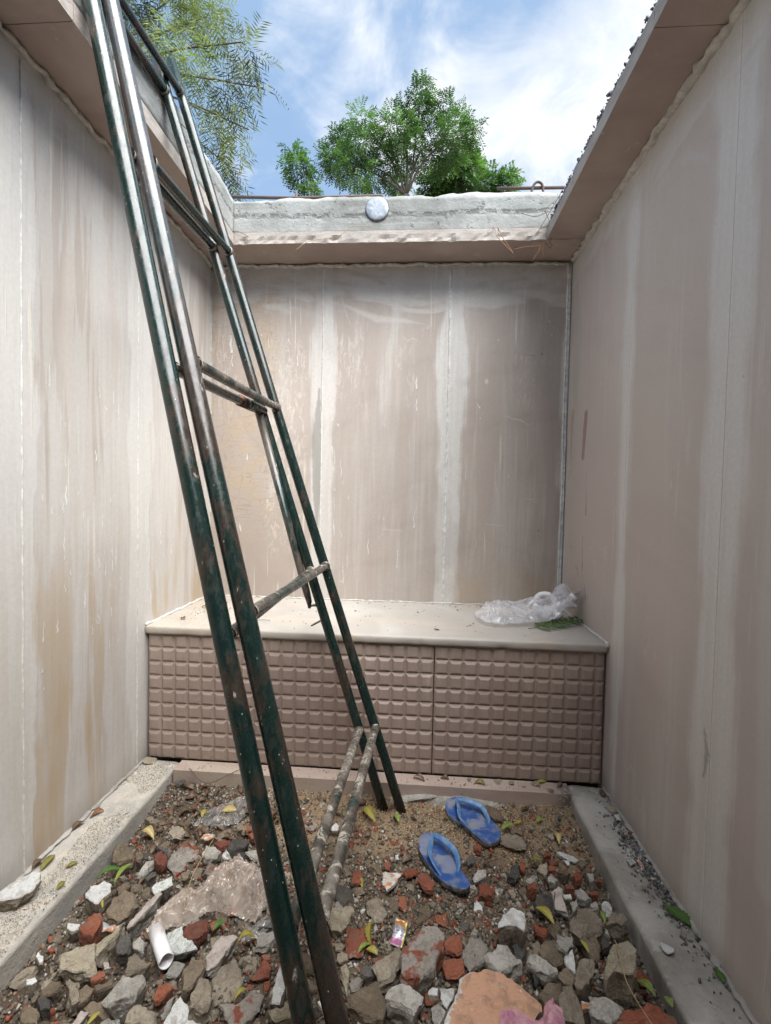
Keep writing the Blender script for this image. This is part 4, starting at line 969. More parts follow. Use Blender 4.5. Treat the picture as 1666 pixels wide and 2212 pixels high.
('q',45,0,'white-faced triangular slab streaked orange left of the nearer slipper',[(-75,1319),(-14,1320),(-29,1289),(-57,1255),(-71,1279)]),
('r',50,0,'dark red brick lump under the edge of the nearer slipper',[(27,1308),(41,1321),(63,1318),(78,1283),(72,1264),(46,1271)]),
('b',35,0,'',[(-13,1339),(2,1358),(30,1353),(25,1329),(-3,1316)]),
('b',25,0,'',[(-73,1377),(-59,1389),(-50,1372),(-54,1350),(-69,1360)]),
('b',40,0,'',[(205,1303),(231,1315),(245,1288),(237,1272),(204,1275)]),
('p',35,0,'',[(194,1341),(211,1363),(239,1367),(237,1352),(217,1330),(201,1331)]),
('b',30,0,'',[(213,1462),(226,1477),(240,1469),(234,1448),(213,1450)]),
('b',15,0,'',[(141,1479),(166,1485),(162,1469),(141,1469)]),
('d',25,0,'',[(184,1416),(197,1436),(211,1430),(205,1403),(189,1394)]),
('n',35,0,"brown slab tilted behind the farther slipper's heel",[(262,1653),(285,1668),(315,1648),(334,1606),(325,1591),(299,1593),(275,1624)]),
('l',28,0,'wide flat grey slab right of the farther slipper',[(308,1515),(340,1539),(376,1530),(391,1502),(380,1469),(345,1473),(303,1485)]),
('c',18,0,'',[(347,1571),(375,1582),(405,1576),(386,1548),(352,1549)]),
('p',20,0,'',[(167,1339),(198,1326),(202,1313),(183,1315)]),
('b',28,0,'',[(347,1412),(361,1425),(364,1400),(357,1385),(345,1391)]),
('d',28,0,'',[(302,1359),(323,1410),(342,1405),(338,1362),(323,1344)]),
('b',12,0,'',[(-62,1496),(-43,1494),(-23,1475),(-27,1463),(-58,1476)]),
('w',22,0,'',[(-40,1414),(-28,1418),(-28,1400),(-38,1397)]),
('b',20,0,'',[(-21,1433),(-5,1443),(-5,1427),(-20,1424)]),
('b',14,0,'',[(532,1594),(550,1612),(560,1592),(543,1568),(530,1576)]),
('b',35,0,'',[(427,1445),(437,1457),(456,1463),(453,1447),(431,1438)]),
('b',25,0,'',[(441,1432),(456,1443),(468,1435),(462,1423),(440,1418)]),
('b',30,0,'',[(431,1400),(442,1413),(459,1406),(452,1391),(429,1387)]),
('t',30,0,'',[(394,1389),(407,1412),(433,1422),(425,1385),(407,1370)]),
('p',30,0,'',[(418,1364),(432,1379),(448,1360),(433,1345),(417,1350)]),
('b',40,0,'',[(493,1366),(510,1383),(521,1369),(516,1355),(497,1346)]),
('b',35,0,'',[(347,1319),(363,1335),(378,1331),(373,1312),(348,1306)]),
('w',14,0,'white shard like broken plate near the right ledge',[(481,1488),(499,1488),(530,1473),(543,1459),(533,1449),(510,1449)]),
('w',14,0,'',[(492,1456),(517,1453),(503,1435)]),
('b',30,0,'',[(460,1338),(482,1347),(486,1328),(460,1322)]),
('p',30,0,'',[(541,1389),(561,1387),(556,1367),(542,1365)]),
('b',25,0,'',[(526,1327),(552,1333),(552,1320),(528,1318)]),
('b',20,0,'',[(570,1383),(584,1388),(581,1371),(567,1373)]),
('c',20,0,'',[(531,1436),(558,1453),(557,1435),(541,1422)]),
('c',25,0,'',[(455,1390),(471,1399),(494,1391),(482,1379)]),
('p',30,0,'',[(352,1348),(377,1370),(386,1361),(376,1343)]),
('b',12,0,'',[(422,1560),(436,1565),(446,1555),(436,1544),(421,1544)]),
('c',15,0,'',[(353,1696),(427,1706),(412,1686),(378,1668),(356,1676)]),
('n',10,1,'',[(703,1711),(720,1723),(719,1696),(705,1687)]),
('t',8,1,'',[(700,1636),(722,1648),(722,1609),(706,1593),(694,1611)]),
('w',14,1,'',[(700,1579),(716,1581),(713,1553),(697,1552)]),
('w',10,1,'',[(653,1382),(674,1387),(680,1377),(657,1361)]),
('b',8,1,'',[(712,1503),(726,1513),(727,1503)]),
('b',8,1,'',[(713,1491),(723,1494),(715,1481)]),
('q',8,1,'',[(685,1387),(695,1392),(697,1367),(688,1360)]),
('d',12,1,'',[(687,1493),(699,1501),(694,1478),(683,1477)]),
]
for hq in HEROES: hero(*hq)
# ---- smaller loose stones between them
def stone_mesh(name,seed,flat):
    rr_=random.Random(seed); bm=bmesh.new(); bmesh.ops.create_icosphere(bm,subdivisions=3,radius=1)
    pl=[(Vector((rr_.gauss(0,1),rr_.gauss(0,1),rr_.gauss(0,1))).normalized(),rr_.uniform(.45,.8)) for _ in range(9)]
    for v in bm.verts:
        for n_,d_ in pl:
            k=v.co.dot(n_)-d_
            if k>0: v.co-=n_*k
        v.co+=mnoise.noise_vector(v.co*2.2+Vector((seed,0,0)))*.09+mnoise.noise_vector(v.co*6.5+Vector((seed,5,0)))*.06
        v.co.x*=1.15; v.co.z*=flat
    me=bpy.data.meshes.new(name); bm.to_mesh(me); bm.free(); return me
KW=[('c',34),('l',22),('b',15),('r',6),('p',11),('d',6),('t',6),('w',5),('m',5)]
SH={k:[stone_mesh(NAMEK[k],ord(k)*10+i,random.uniform(.45,.8)) for i in range(5)] for k,_ in KW}
for k in SH:
    for me in SH[k]: me.materials.append(K[k])
def inside(x,y,P):
    c=False;n=len(P)
    for i in range(n):
        a_,b_=P[i],P[i-1]
        if (a_.y>y)!=(b_.y>y) and x<(b_.x-a_.x)*(y-a_.y)/(b_.y-a_.y)+a_.x: c=not c
    return c
FILL=[]
rr_=random.Random(77); tries=0
while len(FILL)<420 and tries<60000:
    tries+=1
    x=rr_.uniform(-.90,.575); y=rr_.uniform(.86,1.66)
    near=(1.5-y)/.6
    s=rr_.uniform(.006,.011) if y>1.36+.1*rr_.random() else rr_.choice((.009,.012,.016,.02,.025))*rr_.uniform(.8,1.1)
    if y>1.36 and x>-.45 and rr_.random()<.72: continue
    if .12<x<.32 and 1.47<y<1.69 or .02<x<.19 and 1.27<y<1.49: continue
    if abs(x)>.9*(y*.55+.55): continue
    ok=True
    for cx,cy,P,rad in HB:
        d=math.hypot(cx-x,cy-y)
        if d<rad+s and (inside(x,y,P) or min((Vector((x,y))-p).length for p in P)<s*.8): ok=False;break
    if not ok: continue
    if any(math.hypot(q[0]-x,q[1]-y)<(q[2]+s)*.72 for q in FILL): continue
    FILL.append((x,y,s))
bank=[k for k,w in KW for _ in range(w)]
for x,y,s in FILL[:340]:
    k=rr_.choice(bank)
    if y>1.36 and x>-.5: k=rr_.choice('bblcc')
    o=bpy.data.objects.new(NAMEK[k],rr_.choice(SH[k])); COL.objects.link(o)
    o.location=(x,y,gz(x,y)+s*.28); o.scale=(s*rr_.uniform(.9,1.25),s*rr_.uniform(.75,1.1),s*rr_.uniform(.8,1.3)); o.rotation_euler=(rr_.uniform(-.5,.5),rr_.uniform(-.5,.5),rr_.uniform(0,6.3))
    tag(o,auto_label(k,x,y,s*1.2,'stone' if k in 'cldpt' else 'bit'),CAT[k],GRP[k])
# ---- uncountable gravel, crumbs and sawdust: joined grains with a colour for each grain
def grains(name,N,place,size,cols,seed,kindmat):
    r=np.random.default_rng(seed); V=[];C=[]
    base=np.array([(1,0,0),(0,1,0),(-1,0,0),(0,-1,0),(0,0,1),(0,0,-1)],float)
    tri=np.array([(0,1,4),(1,2,4),(2,3,4),(3,0,4),(1,0,5),(2,1,5),(3,2,5),(0,3,5)])
    pts=[];k=0
    while len(pts)<N:
        q=place(r)
        if q is not None: pts.append(q)
    pts=np.array(pts); n=len(pts); s=r.uniform(size[0],size[1],n)*r.choice([.6,.8,1.,1.4],n)
    B=base[None]*r.uniform(.5,1.2,(n,6,1))+r.normal(0,.18,(n,6,3)); 
    # random rotations
    q=r.normal(size=(n,4)); q/=np.linalg.norm(q,axis=1)[:,None]; w,x,y,z=q.T
    Rm=np.stack([np.stack([1-2*(y*y+z*z),2*(x*y-z*w),2*(x*z+y*w)],-1),np.stack([2*(x*y+z*w),1-2*(x*x+z*z),2*(y*z-x*w)],-1),np.stack([2*(x*z-y*w),2*(y*z+x*w),1-2*(x*x+y*y)],-1)],1)
    B=np.einsum('nij,nkj->nki',Rm,B)*s[:,None,None]; V=(B+pts[:,None,:]).reshape(-1,3); T=(tri[None]+6*np.arange(n)[:,None,None]).reshape(-1,3)
    me=bpy.data.meshes.new(name); me.vertices.add(len(V)); me.vertices.foreach_set('co',V.ravel().astype(np.float32))
    me.loops.add(len(T)*3); me.loops.foreach_set('vertex_index',T.ravel().astype(np.int32)); me.polygons.add(len(T)); me.polygons.foreach_set('loop_start',(np.arange(len(T))*3).astype(np.int32)); me.polygons.foreach_set('loop_total',np.full(len(T),3,np.int32))
    me.update(calc_edges=True); me.validate()
    cc=np.array([c for c,_ in cols]); p=np.array([w_ for _,w_ in cols],float); p/=p.sum(); ci=r.choice(len(cols),n,p=p)
    col=np.clip(cc[ci]*r.uniform(.75,1.2,(n,1)),0,1); col=np.repeat(np.c_[col,np.ones(n)],6,axis=0)
    ca=me.color_attributes.new('grain','FLOAT_COLOR','POINT'); ca.data.foreach_set('color',col.ravel())
    o=link(name,me,kindmat); tag(o,kind='stuff'); return o
M_grainb=mat('coarse_grain_colours',lambda g:(lambda n:dict(color=g.mix(g.sm(n,.45,.65)*.5,g.attr('grain'),(.10,.075,.05)),rough=.92,normal=g.bump(n,1.,.006)))(g.noise(g.vec(*g.pos()),130,4,.7)))
M_grain=mat('grain_colours',lambda g:dict(color=g.attr('grain'),rough=.9))
HBa=[(c0,c1,P,rad) for c0,c1,P,rad in HB]
def pl_gravel(r):
    x=r.uniform(-.93,.60); y=.8+.9*r.random()**.9
    if x>-.5 and y>1.42 and r.random()<.6: return None
    return (x,y,gz(x,y)+r.uniform(.0,.006))
EARTH=[((.14,.11,.08),30),((.23,.19,.14),28),((.34,.30,.24),13),((.30,.08,.04),9),((.42,.38,.32),6),((.62,.59,.54),1.5),((.06,.055,.05),8)]
grains('coarse_gravel',4200,pl_gravel,(.0045,.0095),[((.15,.12,.085),30),((.25,.21,.16),30),((.36,.32,.26),16),((.24,.075,.04),10),((.42,.39,.34),6),((.06,.055,.05),5)],21,M_grainb)
grains('gravel_bed',19000,pl_gravel,(.0018,.0062),EARTH,1,M_grain)
def pl_saw(r):
    x=r.uniform(-.66,.56); y=r.uniform(1.36,1.69)
    if mnoise.noise(Vector((x*5,y*5,3)))+(y-1.5)*2.2<-.05+.2*r.random(): return None
    return (x,y,gz(x,y)+r.uniform(.001,.006))
grains('sawdust_patch',26000,pl_saw,(.0007,.0019),[((.50,.36,.20),30),((.42,.28,.15),24),((.60,.50,.36),14),((.24,.16,.09),14),((.72,.66,.56),8),((.35,.12,.06),3)],2,M_grain)
def pl_lk(r):
    x=r.uniform(-1.07,-.93); y=r.uniform(.8,1.74)
    if mnoise.noise(Vector((x*12,y*5,1)))<-.12: return None
    return (x,y,.0015+r.uniform(0,.002))
grains('plaster_grit',6500,pl_lk,(.0006,.0021),[((.54,.48,.39),30),((.44,.38,.30),18),((.70,.66,.58),10),((.28,.22,.16),8)],3,M_grain)
def pl_rk(r):
    x=R-.006-abs(r.normal(0,.03)); y=r.normal(1.36,.14)
    if x<.60 or y<.9: return None
    return (x,y,.003)
grains('loose_gravel',750,pl_rk,(.0018,.0052),[((.15,.145,.135),30),((.24,.23,.21),20),((.09,.085,.08),12),((.6,.58,.55),5)],4,M_grain)
def pl_bench(r):
    t=r.random()
    if t<.3: x,y=r.normal(-.93,.07),r.normal(2.05,.12)
    elif t<.55: x,y=r.uniform(-.3,.5),2.30-abs(r.normal(0,.03))
    else: x,y=r.uniform(-.95,.65),r.uniform(1.78,2.28)
    if x<L+.01 or x>R-.01 or y>2.3 or y<1.765: return None
    return (x,y,.5488)
grains('bench_grit',420,pl_bench,(.0008,.0034),[((.24,.2,.15),20),((.4,.37,.33),20),((.12,.1,.08),10),((.55,.4,.24),10)],5,M_grain)
def pl_step(r): return (r.uniform(-.9,.58),1.694+.055*r.random(),.0035)
grains('step_grit',260,pl_step,(.0008,.003),[((.24,.2,.15),20),((.4,.37,.33),20),((.12,.1,.08),10)],6,M_grain)
def pl_rr(r): return (XR+.01+abs(r.normal(0,.03)),r.uniform(-.6,2.1),2.325+r.uniform(-.01,.02))
grains('ledge_top_gravel',2600,pl_rr,(.002,.009),[((.16,.16,.19),30),((.09,.09,.12),20),((.35,.35,.36),10)],7,M_grain)
# ---- pebbles one can pick out on step, bench and ledge
def pebble(kd,x,y,z,s,label,cat='pebble',grp=None,name='pebble'):
    o=bpy.data.objects.new(name,random.choice(SH[kd])); COL.objects.link(o); o.location=(x,y,z+s*.4); o.scale=(s*1.1,s,s*.8); o.rotation_euler=(random.uniform(-.3,.3),random.uniform(-.3,.3),random.uniform(0,6)); tag(o,label,cat,grp); return o
for x,y,s,lb in ((.228,1.738,.009,'small grey pebble on the step against the carved panel, leftmost of its row'),(.338,1.735,.012,'grey pebble on the pink step, beside the curled dry leaf'),(.385,1.733,.012,'grey pebble with pointed end on the pink step, mid-row'),(.43,1.722,.009,'pale flat pebble near the front edge of the pink step'),(.475,1.735,.015,'largest grey pebble on the pink step left of the yellow leaf'),(.488,1.751,.010,'grey pebble standing upright against the carved panel'),(.525,1.70,.013,'crumbly grey pebble at the front edge of the pink step'),(.16,1.71,.006,'tiny pinkish pebble at the step edge above the slippers'),(-.66,1.735,.010,'grey pebble on the left end of the pink step')):
    pebble('p' if 'pale' in lb else 'l',x,y,.002,s,lb,'pebble','pebbles on the pink step')
for x,y,s,lb in ((.094,1.845,.011,'flat grey-white crumb near the middle of the bench seat'),(.21,2.19,.006,'grey crumb at the back of the bench left of the plastic bag'),(.24,1.93,.006,'grey pebble on bench just left of the plastic bag'),(-.38,1.88,.008,'whitish crumbs under the ladder hook on the bench'),(-.36,2.2,.006,'dark crumb on the bench behind the brace hook'),(-.27,2.1,.0055,'lone grey crumb near the bench centre'),(.02,2.12,.005,'very small grey crumb toward the back of the bench')):
    pebble('p',x,y,.547,s,lb,'pebble','crumbs on the bench seat')
pebble('p',.087,2.132,2.298,.009,'single pale stone chip on the lip of the back roof ledge','pebble')
pebble('t',-1.035,1.73,.0,.022,'rounded grey stone in the corner where left ledge meets bench','pebble')
pebble('d',-.88,1.665,-.04,.020,'dark lump in the corner between left ledge and pink step','pebble')
# ================================================================== LEAVES
def leafmat(name,a,b,edge,tr=.25):
    def fn(g):
        x,y,z=g.obj(); n=g.noise(g.vec(x,y,z),70,3,.6); e=g.attrf('rim'); v=g.attrf('vein')
        c=g.mix(g.sm(n,.35,.65),a,b); c=g.mix(g.sm(e+(n-.5)*.9,.75,1.0),c,edge); c=g.mix(v*.6,c,tuple(min(1,q*1.5) for q in b))
        return dict(color=c,rough=.45,translucent=(tr,c),normal=g.bump(n,.3,.001))
    return mat(name,fn)
LFM={'yellow':leafmat('yellow_leaf',(.29,.26,.045),(.38,.34,.07),(.30,.20,.05)),'green':leafmat('green_leaf',(.05,.13,.025),(.09,.20,.04),(.10,.14,.04)),'lime':leafmat('lime_leaf',(.15,.23,.045),(.23,.32,.07),(.35,.33,.08)),'olive':leafmat('olive_leaf',(.16,.16,.04),(.25,.23,.06),(.13,.10,.04)),'brown':leafmat('dry_brown_leaf',(.075,.048,.03),(.15,.10,.06),(.07,.045,.03),.08),'rust':leafmat('rust_leaf',(.20,.07,.03),(.28,.11,.045),(.1,.05,.03),.1),'cream':leafmat('cream_yellow_leaf',(.44,.35,.13),(.52,.44,.20),(.40,.28,.08))}
def leaf_mesh(ln,wd,curl,twist,serr,seed):
    N=16; V=[];Rm=[];Vn=[];Fc=[]; rr_=random.Random(seed)
    for i in range(N+1):
        t=i/N; w=wd*math.sin(math.pi*min(1,t*.97+.03))**.75*(1-.35*t)*1.25
        cx=(t-.5)*ln; cy=.12*ln*math.sin(t*2.6+seed)*.6; zc=curl*ln*(math.cos((t-.5)*2.4)-.6)
        for j in (-2,-1,0,1,2):
            f=j/2; ww=w*(1+(serr*.16 if abs(j)==2 and i%2 else 0)); fold=abs(f)*w*.28+twist*f*w*(t-.3)
            V.append((cx+f*f*ww*.25,cy+f*ww,zc+fold+rr_.uniform(-.0004,.0004))); Rm.append(abs(f)); Vn.append(1. if j==0 else 0.)
    for i in range(N):
        for j in range(4): a_=i*5+j; Fc.append((a_,a_+1,a_+6,a_+5))
    me=mesh('leaf',V,Fc)
    a1=me.attributes.new('rim','FLOAT','POINT'); a1.data.foreach_set('value',Rm); a2=me.attributes.new('vein','FLOAT','POINT'); a2.data.foreach_set('value',Vn)
    me.polygons.foreach_set('use_smooth',[True]*len(me.polygons)); return me
def leaf(kind,a_,b_,z,label,wd=.22,curl=.25,twist=.3,serr=1,tilt=(0,0),name='fallen_leaf',group=None):
    a_,b_=Vector(a_),Vector(b_); ln=max(.012,(b_-a_).length*.86); wd=wd*.85; c=(a_+b_)/2; d=b_-a_; seed=int(abs(c.x)*1e4+abs(c.y)*1e3)%997
    me=leaf_mesh(ln,ln*wd,curl,twist,serr,seed); me.materials.append(LFM[kind]); o=bpy.data.objects.new(name,me); COL.objects.link(o)
    o.location=(c.x,c.y,z); o.rotation_euler=(tilt[0],tilt[1],math.atan2(d.y,d.x)); return tag(o,label,'leaf',group)
G0=-.055
leaf('green',(.690,1.245),(.725,1.172),.006,'large toothed green leaf on right ledge against the wall',.26,.05,.1,2)
leaf('green',(.721,1.078),(.715,1.04),.006,'smaller green leaf on right ledge near the bottom corner',.3,.1)
leaf('lime',(-.815,1.28),(-.826,1.195),-.022,'narrow yellow-green leaf standing beside a white lump near left ledge',.12,.2,.8)
leaf('green',(-.838,1.262),(-.885,1.204),-.02,'bright green curled leaf touching the white lump by left ledge',.2,.35,.9)
leaf('cream',(-.890,1.415),(-.815,1.395),-.035,'curved pale yellow leaf near the left ledge, nearly a half circle',.2,.5,.9)
leaf('lime',(-.905,1.345),(-.872,1.335),-.04,'small lime leaf piece by the left ledge below the pale curved leaf',.3,.2)
leaf('yellow',(-.803,1.13),(-.786,1.100),.0,'sliver of yellow leaf between orange brick and mortar slab',.12,.1,.3)
leaf('green',(-.470,1.122),(-.484,1.085),-.02,'dull green leaf beneath the crumpled plastic sheet',.28,.2)
leaf('yellow',(-.368,1.073),(-.412,1.046),-.005,'folded yellow leaf beside the pale pink stone offcut',.22,.6,1.2)
leaf('yellow',(-.350,.966),(-.374,.937),-.02,'yellow leaf wedged between grey slab and red slab',.2,.4,.6)
leaf('yellow',(-.098,1.172),(-.086,1.09),-.035,'upright yellow-green leaf left of the foil wrapper',.2,.3,1.4,tilt=(.7,0))
leaf('yellow',(-.100,1.09),(-.065,1.080),-.035,'short bright yellow leaf under the upright one',.3,.25,.6)
leaf('lime',(-.09,1.112),(-.116,1.072),-.035,'pale lime leaf leaning against a mortared brick',.16,.3,.8)
leaf('yellow',(-.158,1.625),(-.112,1.532),-.035,'yellow leaf with brown spots right of the sloping rungs',.17,.35,.9,tilt=(.3,0))
leaf('lime',(-.056,1.588),(-.031,1.545),-.04,'green leaf lying at the far ladder feet',.22,.3)
leaf('yellow',(-.134,1.31),(-.126,1.268),-.04,'yellow leaf beside the upright orange brick piece',.16,.2,.8)
leaf('lime',(.316,1.541),(.360,1.580),-.035,'bright green leaf right of the farther blue slipper',.2,.2)
leaf('yellow',(.365,1.586),(.402,1.60),-.045,'small yellow leaf behind the bright green leaf on sawdust',.18,.2)
leaf('yellow',(.342,1.228),(.390,1.180),-.015,'yellow toothed leaf lying on a stone left of cream tile',.2,.3,.5,2)
leaf('yellow',(.440,1.152),(.446,1.110),-.02,'narrow yellow leaf between grey slabs near big brown block',.16,.3)
leaf('lime',(.535,1.070),(.568,1.035),-.03,'lime leaf hanging at foot of right ledge',.24,.3)
leaf('lime',(.578,1.030),(.586,1.004),-.02,'lime leaf tip above the corner brick slab',.35,.2)
leaf('lime',(.535,1.25),(.522,1.208),-.03,'narrow lime leaf beside the notched grey chunk',.18,.2)
leaf('olive',(.382,1.42),(.42,1.428),-.04,'olive leaf lying flat left of white broken shard',.32,.15)
leaf('cream',(.510,1.56),(.494,1.505),-.045,'withered yellow leaf near the right end of the sawdust',.22,.5,.8)
leaf('lime',(.448,1.60),(.478,1.62),-.045,'small lime leaf on sawdust under the pink step',.3,.2)
leaf('yellow',(-.655,.865),(-.64,.895),-.02,'yellow leaf at the bottom edge beside a pink stone strip',.2,.2)
leaf('olive',(-.945,1.138),(-.94,1.170),.004,'small olive leaf on the left ledge right of the white slab',.3,.15)
leaf('olive',(-1.03,1.19),(-1.043,1.252),.008,'long olive leaf on the left ledge behind the white slab',.2,.2,.6)
leaf('olive',(-.978,1.21),(-.952,1.234),.004,'tiny olive leaf in the middle of the left ledge',.25,.2)
leaf('rust',(-1.055,1.408),(-1.020,1.446),.006,'rust-brown folded leaf on the left ledge against the wall',.2,.5,.8)
leaf('brown',(-1.064,1.340),(-1.050,1.392),.006,'brown leaf on the left ledge, nearer than the rust one',.22,.3,.5)
leaf('brown',(-1.050,1.23),(-1.062,1.19),.01,'dark brown leaf tucked behind the white slab',.3,.4,.5)
leaf('brown',(.005,1.732),(.066,1.716),.006,'curled brown leaf on the step right of the ladder feet',.14,.7,1.2)
leaf('olive',(.238,1.722),(.293,1.716),.006,'curled olive leaf on the step above the farther slipper',.16,.7,1.4)
leaf('yellow',(.466,1.742),(.53,1.756),.006,'yellow leaf on step against the carved panel at right',.15,.2,.4)
leaf('brown',(.550,1.726),(.586,1.749),.006,'brown leaf on the step beside the right ledge',.2,.5,.8)
leaf('brown',(.115,1.745),(.155,1.733),.006,'torn brown leaf on step under the panel joint',.22,.6,1.)
leaf('lime',(-.27,1.72),(-.245,1.71),.005,'small green leaf on the step between rail and rung',.3,.3)
leaf('lime',(-.999,2.135),(-.965,2.095),.552,'green leaf on bench left end beside the wall',.3,.3,.4)
leaf('rust',(-.955,2.12),(-.90,2.16),.553,'big rust-coloured leaf on the bench left end',.32,.4,.8)
leaf('brown',(-.99,2.06),(-.955,2.05),.552,'small brown leaf in front of the rust-coloured bench leaf',.25,.5,.8)
leaf('brown',(-.985,1.86),(-.955,1.845),.551,'tiny rusty brown leaf scrap near the bench front left',.3,.5,.8)
leaf('brown',(-.90,2.22),(-.84,2.20),.553,'dark brown leaf at the back of the bench left corner',.3,.4,.8)
# dry leaves over the dirt, thickest in the far left corner
rr_=random.Random(8); dl=[]
for i in range(110):
    if i<34 or i>=64: x=rr_.uniform(-.88,-.45); y=rr_.uniform(1.44,1.67)
    elif i<46: x=rr_.uniform(-.9,-.5); y=rr_.uniform(1.25,1.5)
    else: x=rr_.uniform(-.45,.55); y=rr_.uniform(1.35,1.66)
    an=rr_.uniform(0,6.28); ln=rr_.uniform(.022,.055); d=Vector((math.cos(an),math.sin(an)))*ln/2
    if .1<x<.33 and 1.46<y or .0<x<.2 and y<1.5 and i>=46: continue
    lb='dry brown leaf curled in the far left corner litter' if (i<34 or i>=64) else 'dry brown leaf among stones near the left ledge' if i<46 else 'dry brown leaf lying on the sawdust and dirt'
    near_=sorted(LM.items(),key=lambda t:(t[1][0]-x)**2+(t[1][1]-y)**2)
    for q1 in range(6):
        done=False
        for q2 in range(q1+1,8):
            c_='%s dry brown leaf %s the %s, %s the %s'%('long' if ln>.04 else 'short',rel(x,y,near_[q1][1]),near_[q1][0],rel(x,y,near_[q2][1]),near_[q2][0])
            if c_ not in used_labels and len(c_.split())<=16: lb=c_; used_labels[c_]=1; done=True; break
        if done: break
    gp='dry leaves in the far left corner' if (i<34 or i>=64) else 'dry leaves by the left ledge' if i<46 else 'dry leaves on the sawdust'
    leaf('brown',Vector((x,y))-d,Vector((x,y))+d,gz(x,y)+.014,lb,rr_.uniform(.18,.35),rr_.uniform(.2,.7),rr_.uniform(.4,1.6),1,(rr_.uniform(-.6,.6),rr_.uniform(-.4,.4)),'dry_leaf',gp)
# neem sprig on the bench
sp_=thing('leaf_sprig','dark green leaf sprig lying on the bench in front of the plastic bag','leaf sprig',(.6,1.95,.547))
st_=spline([(.474,1.907,.551),(.56,1.945,.556),(.65,2.0,.558),(.75,2.075,.556)],6)
link('stem',tube('stem',st_,.0014,6),LFM['olive'],sp_)
for i in range(3,len(st_)-1,2):
    for s_ in (-1,1):
        p=st_[i]; t=(st_[i+1]-st_[i]).normalized(); n_=Vector((t.y,-t.x,0))*s_; d=(t*.6+n_).normalized(); ln=.062
        q=p+d*ln*.52; me=leaf_mesh(ln,ln*.17,.12,.3,1,i); me.materials.append(LFM['green']); o=bpy.data.objects.new('leaflet',me); COL.objects.link(o); o.parent=sp_; o.location=q+Vector((0,0,.002))-sp_.location; o.rotation_euler=(0,0,math.atan2(d.y,d.x))
# stalks and twigs
def twig(name,pts,r,mt,label,cat='twig',group=None):
    o=link(name,tube(name,spline(pts,6),r,6),mt,smooth=True); return tag(o,label,cat,group)
M_straw=mat('dry_straw',lambda g:dict(color=(.36,.28,.15),rough=.7)); M_root=mat('reddish_root',lambda g:dict(color=(.22,.10,.045),rough=.7)); M_twig=mat('dark_twig',lambda g:dict(color=(.10,.07,.045),rough=.8))
twig('grass_stalk',[(-.607,1.36,.0),(-.602,1.27,.012),(-.595,1.19,.014),(-.581,1.12,-.01)],.0013,M_straw,'long dry straw lying across stones and the plastic sheet','stalk')
twig('grass_stalk',[(.49,.90,.05),(.485,1.0,.03),(.50,1.09,.03),(.515,1.14,-.01)],.0011,M_straw,'thin green-brown stalk over stones near the big brown block','stalk')
twig('twig',[(-.86,1.70,.006),(-.76,1.64,-.01),(-.66,1.70,.012),(-.60,1.73,.008)],.0014,M_twig,'thin dark twig propped on the left end of the step')
twig('twig',[(.395,1.60,-.03),(.388,1.5,-.03),(.392,1.40,-.04)],.0013,M_twig,'dark twig upright in the dirt right of the flat grey slab')
twig('twig',[(.415,1.28,-.02),(.40,1.24,-.01),(.385,1.20,-.02)],.0014,M_twig,'short twig leaning on the cream tile offcut')
twig('twig',[(.19,1.70,.008),(.20,1.685,-.03),(.205,1.675,-.045)],.001,M_twig,'tiny twig hanging over step edge above the farther slipper')
twig('twig',[(-.29,1.62,-.045),(-.27,1.58,-.04),(-.25,1.55,-.045)],.0016,M_root,'short reddish twig in the sawdust behind the front rails')
twig('twig',[(-.69,1.84,.552),(-.63,1.86,.556),(-.60,1.87,.553)],.0012,M_twig,'thin twig on the bench seat left of the front rails')
twig('twig',[(-.95,2.13,2.30),(-.86,2.115,2.30),(-.80,2.11,2.27)],.0012,M_twig,'dark wire-like twig hanging at the left end of back roof ledge')
RG='dry roots hanging from the back roof ledge'
for k,(pts,lb) in enumerate((([(.316,2.125,2.312),(.325,2.10,2.27),(.331,2.09,2.242),(.375,2.08,2.19),(.403,2.08,2.163)],'longest dry root drooping from the back roof ledge at right'),([(.338,2.125,2.305),(.36,2.10,2.24),(.39,2.09,2.19),(.405,2.085,2.16)],'dry root hanging parallel to the longest one'),([(.411,2.10,2.193),(.46,2.09,2.197),(.515,2.085,2.196),(.53,2.085,2.19)],'horizontal reddish root crossing below the ledge'),([(.52,2.09,2.205),(.51,2.08,2.17),(.482,2.075,2.127)],'short root tuft pointing down under the ledge'),([(.53,2.09,2.21),(.527,2.08,2.17),(.533,2.08,2.14)],'straight root tuft below the ledge corner'),([(.573,2.11,2.25),(.565,2.10,2.22),(.57,2.09,2.20),(.55,2.09,2.19)],'rightmost little root under the ledge corner'),([(-.229,2.115,2.312),(-.32,2.105,2.308),(-.383,2.10,2.262),(-.511,2.09,2.237),(-.575,2.085,2.193)],'thin straw-like root along the lip of the back roof ledge'))):
    twig('dry_root',pts,.0014 if k<6 else .0012,M_root if k<6 else M_straw,lb,'root',RG)
tuft=thing('root_tuft','tuft of fine reddish roots under the back roof ledge near its right corner','root',(.52,2.09,2.20),RG)
for k in range(9):
    an=random.uniform(0,6.28); p=Vector((.52,2.09,2.20))
    link('root_hair',tube('root_hair',[p,p+Vector((math.cos(an)*.02,-.005,math.sin(an)*.018)),p+Vector((math.cos(an)*.04,0,math.sin(an)*.03-.01))],.0008,5),M_root,tuft)
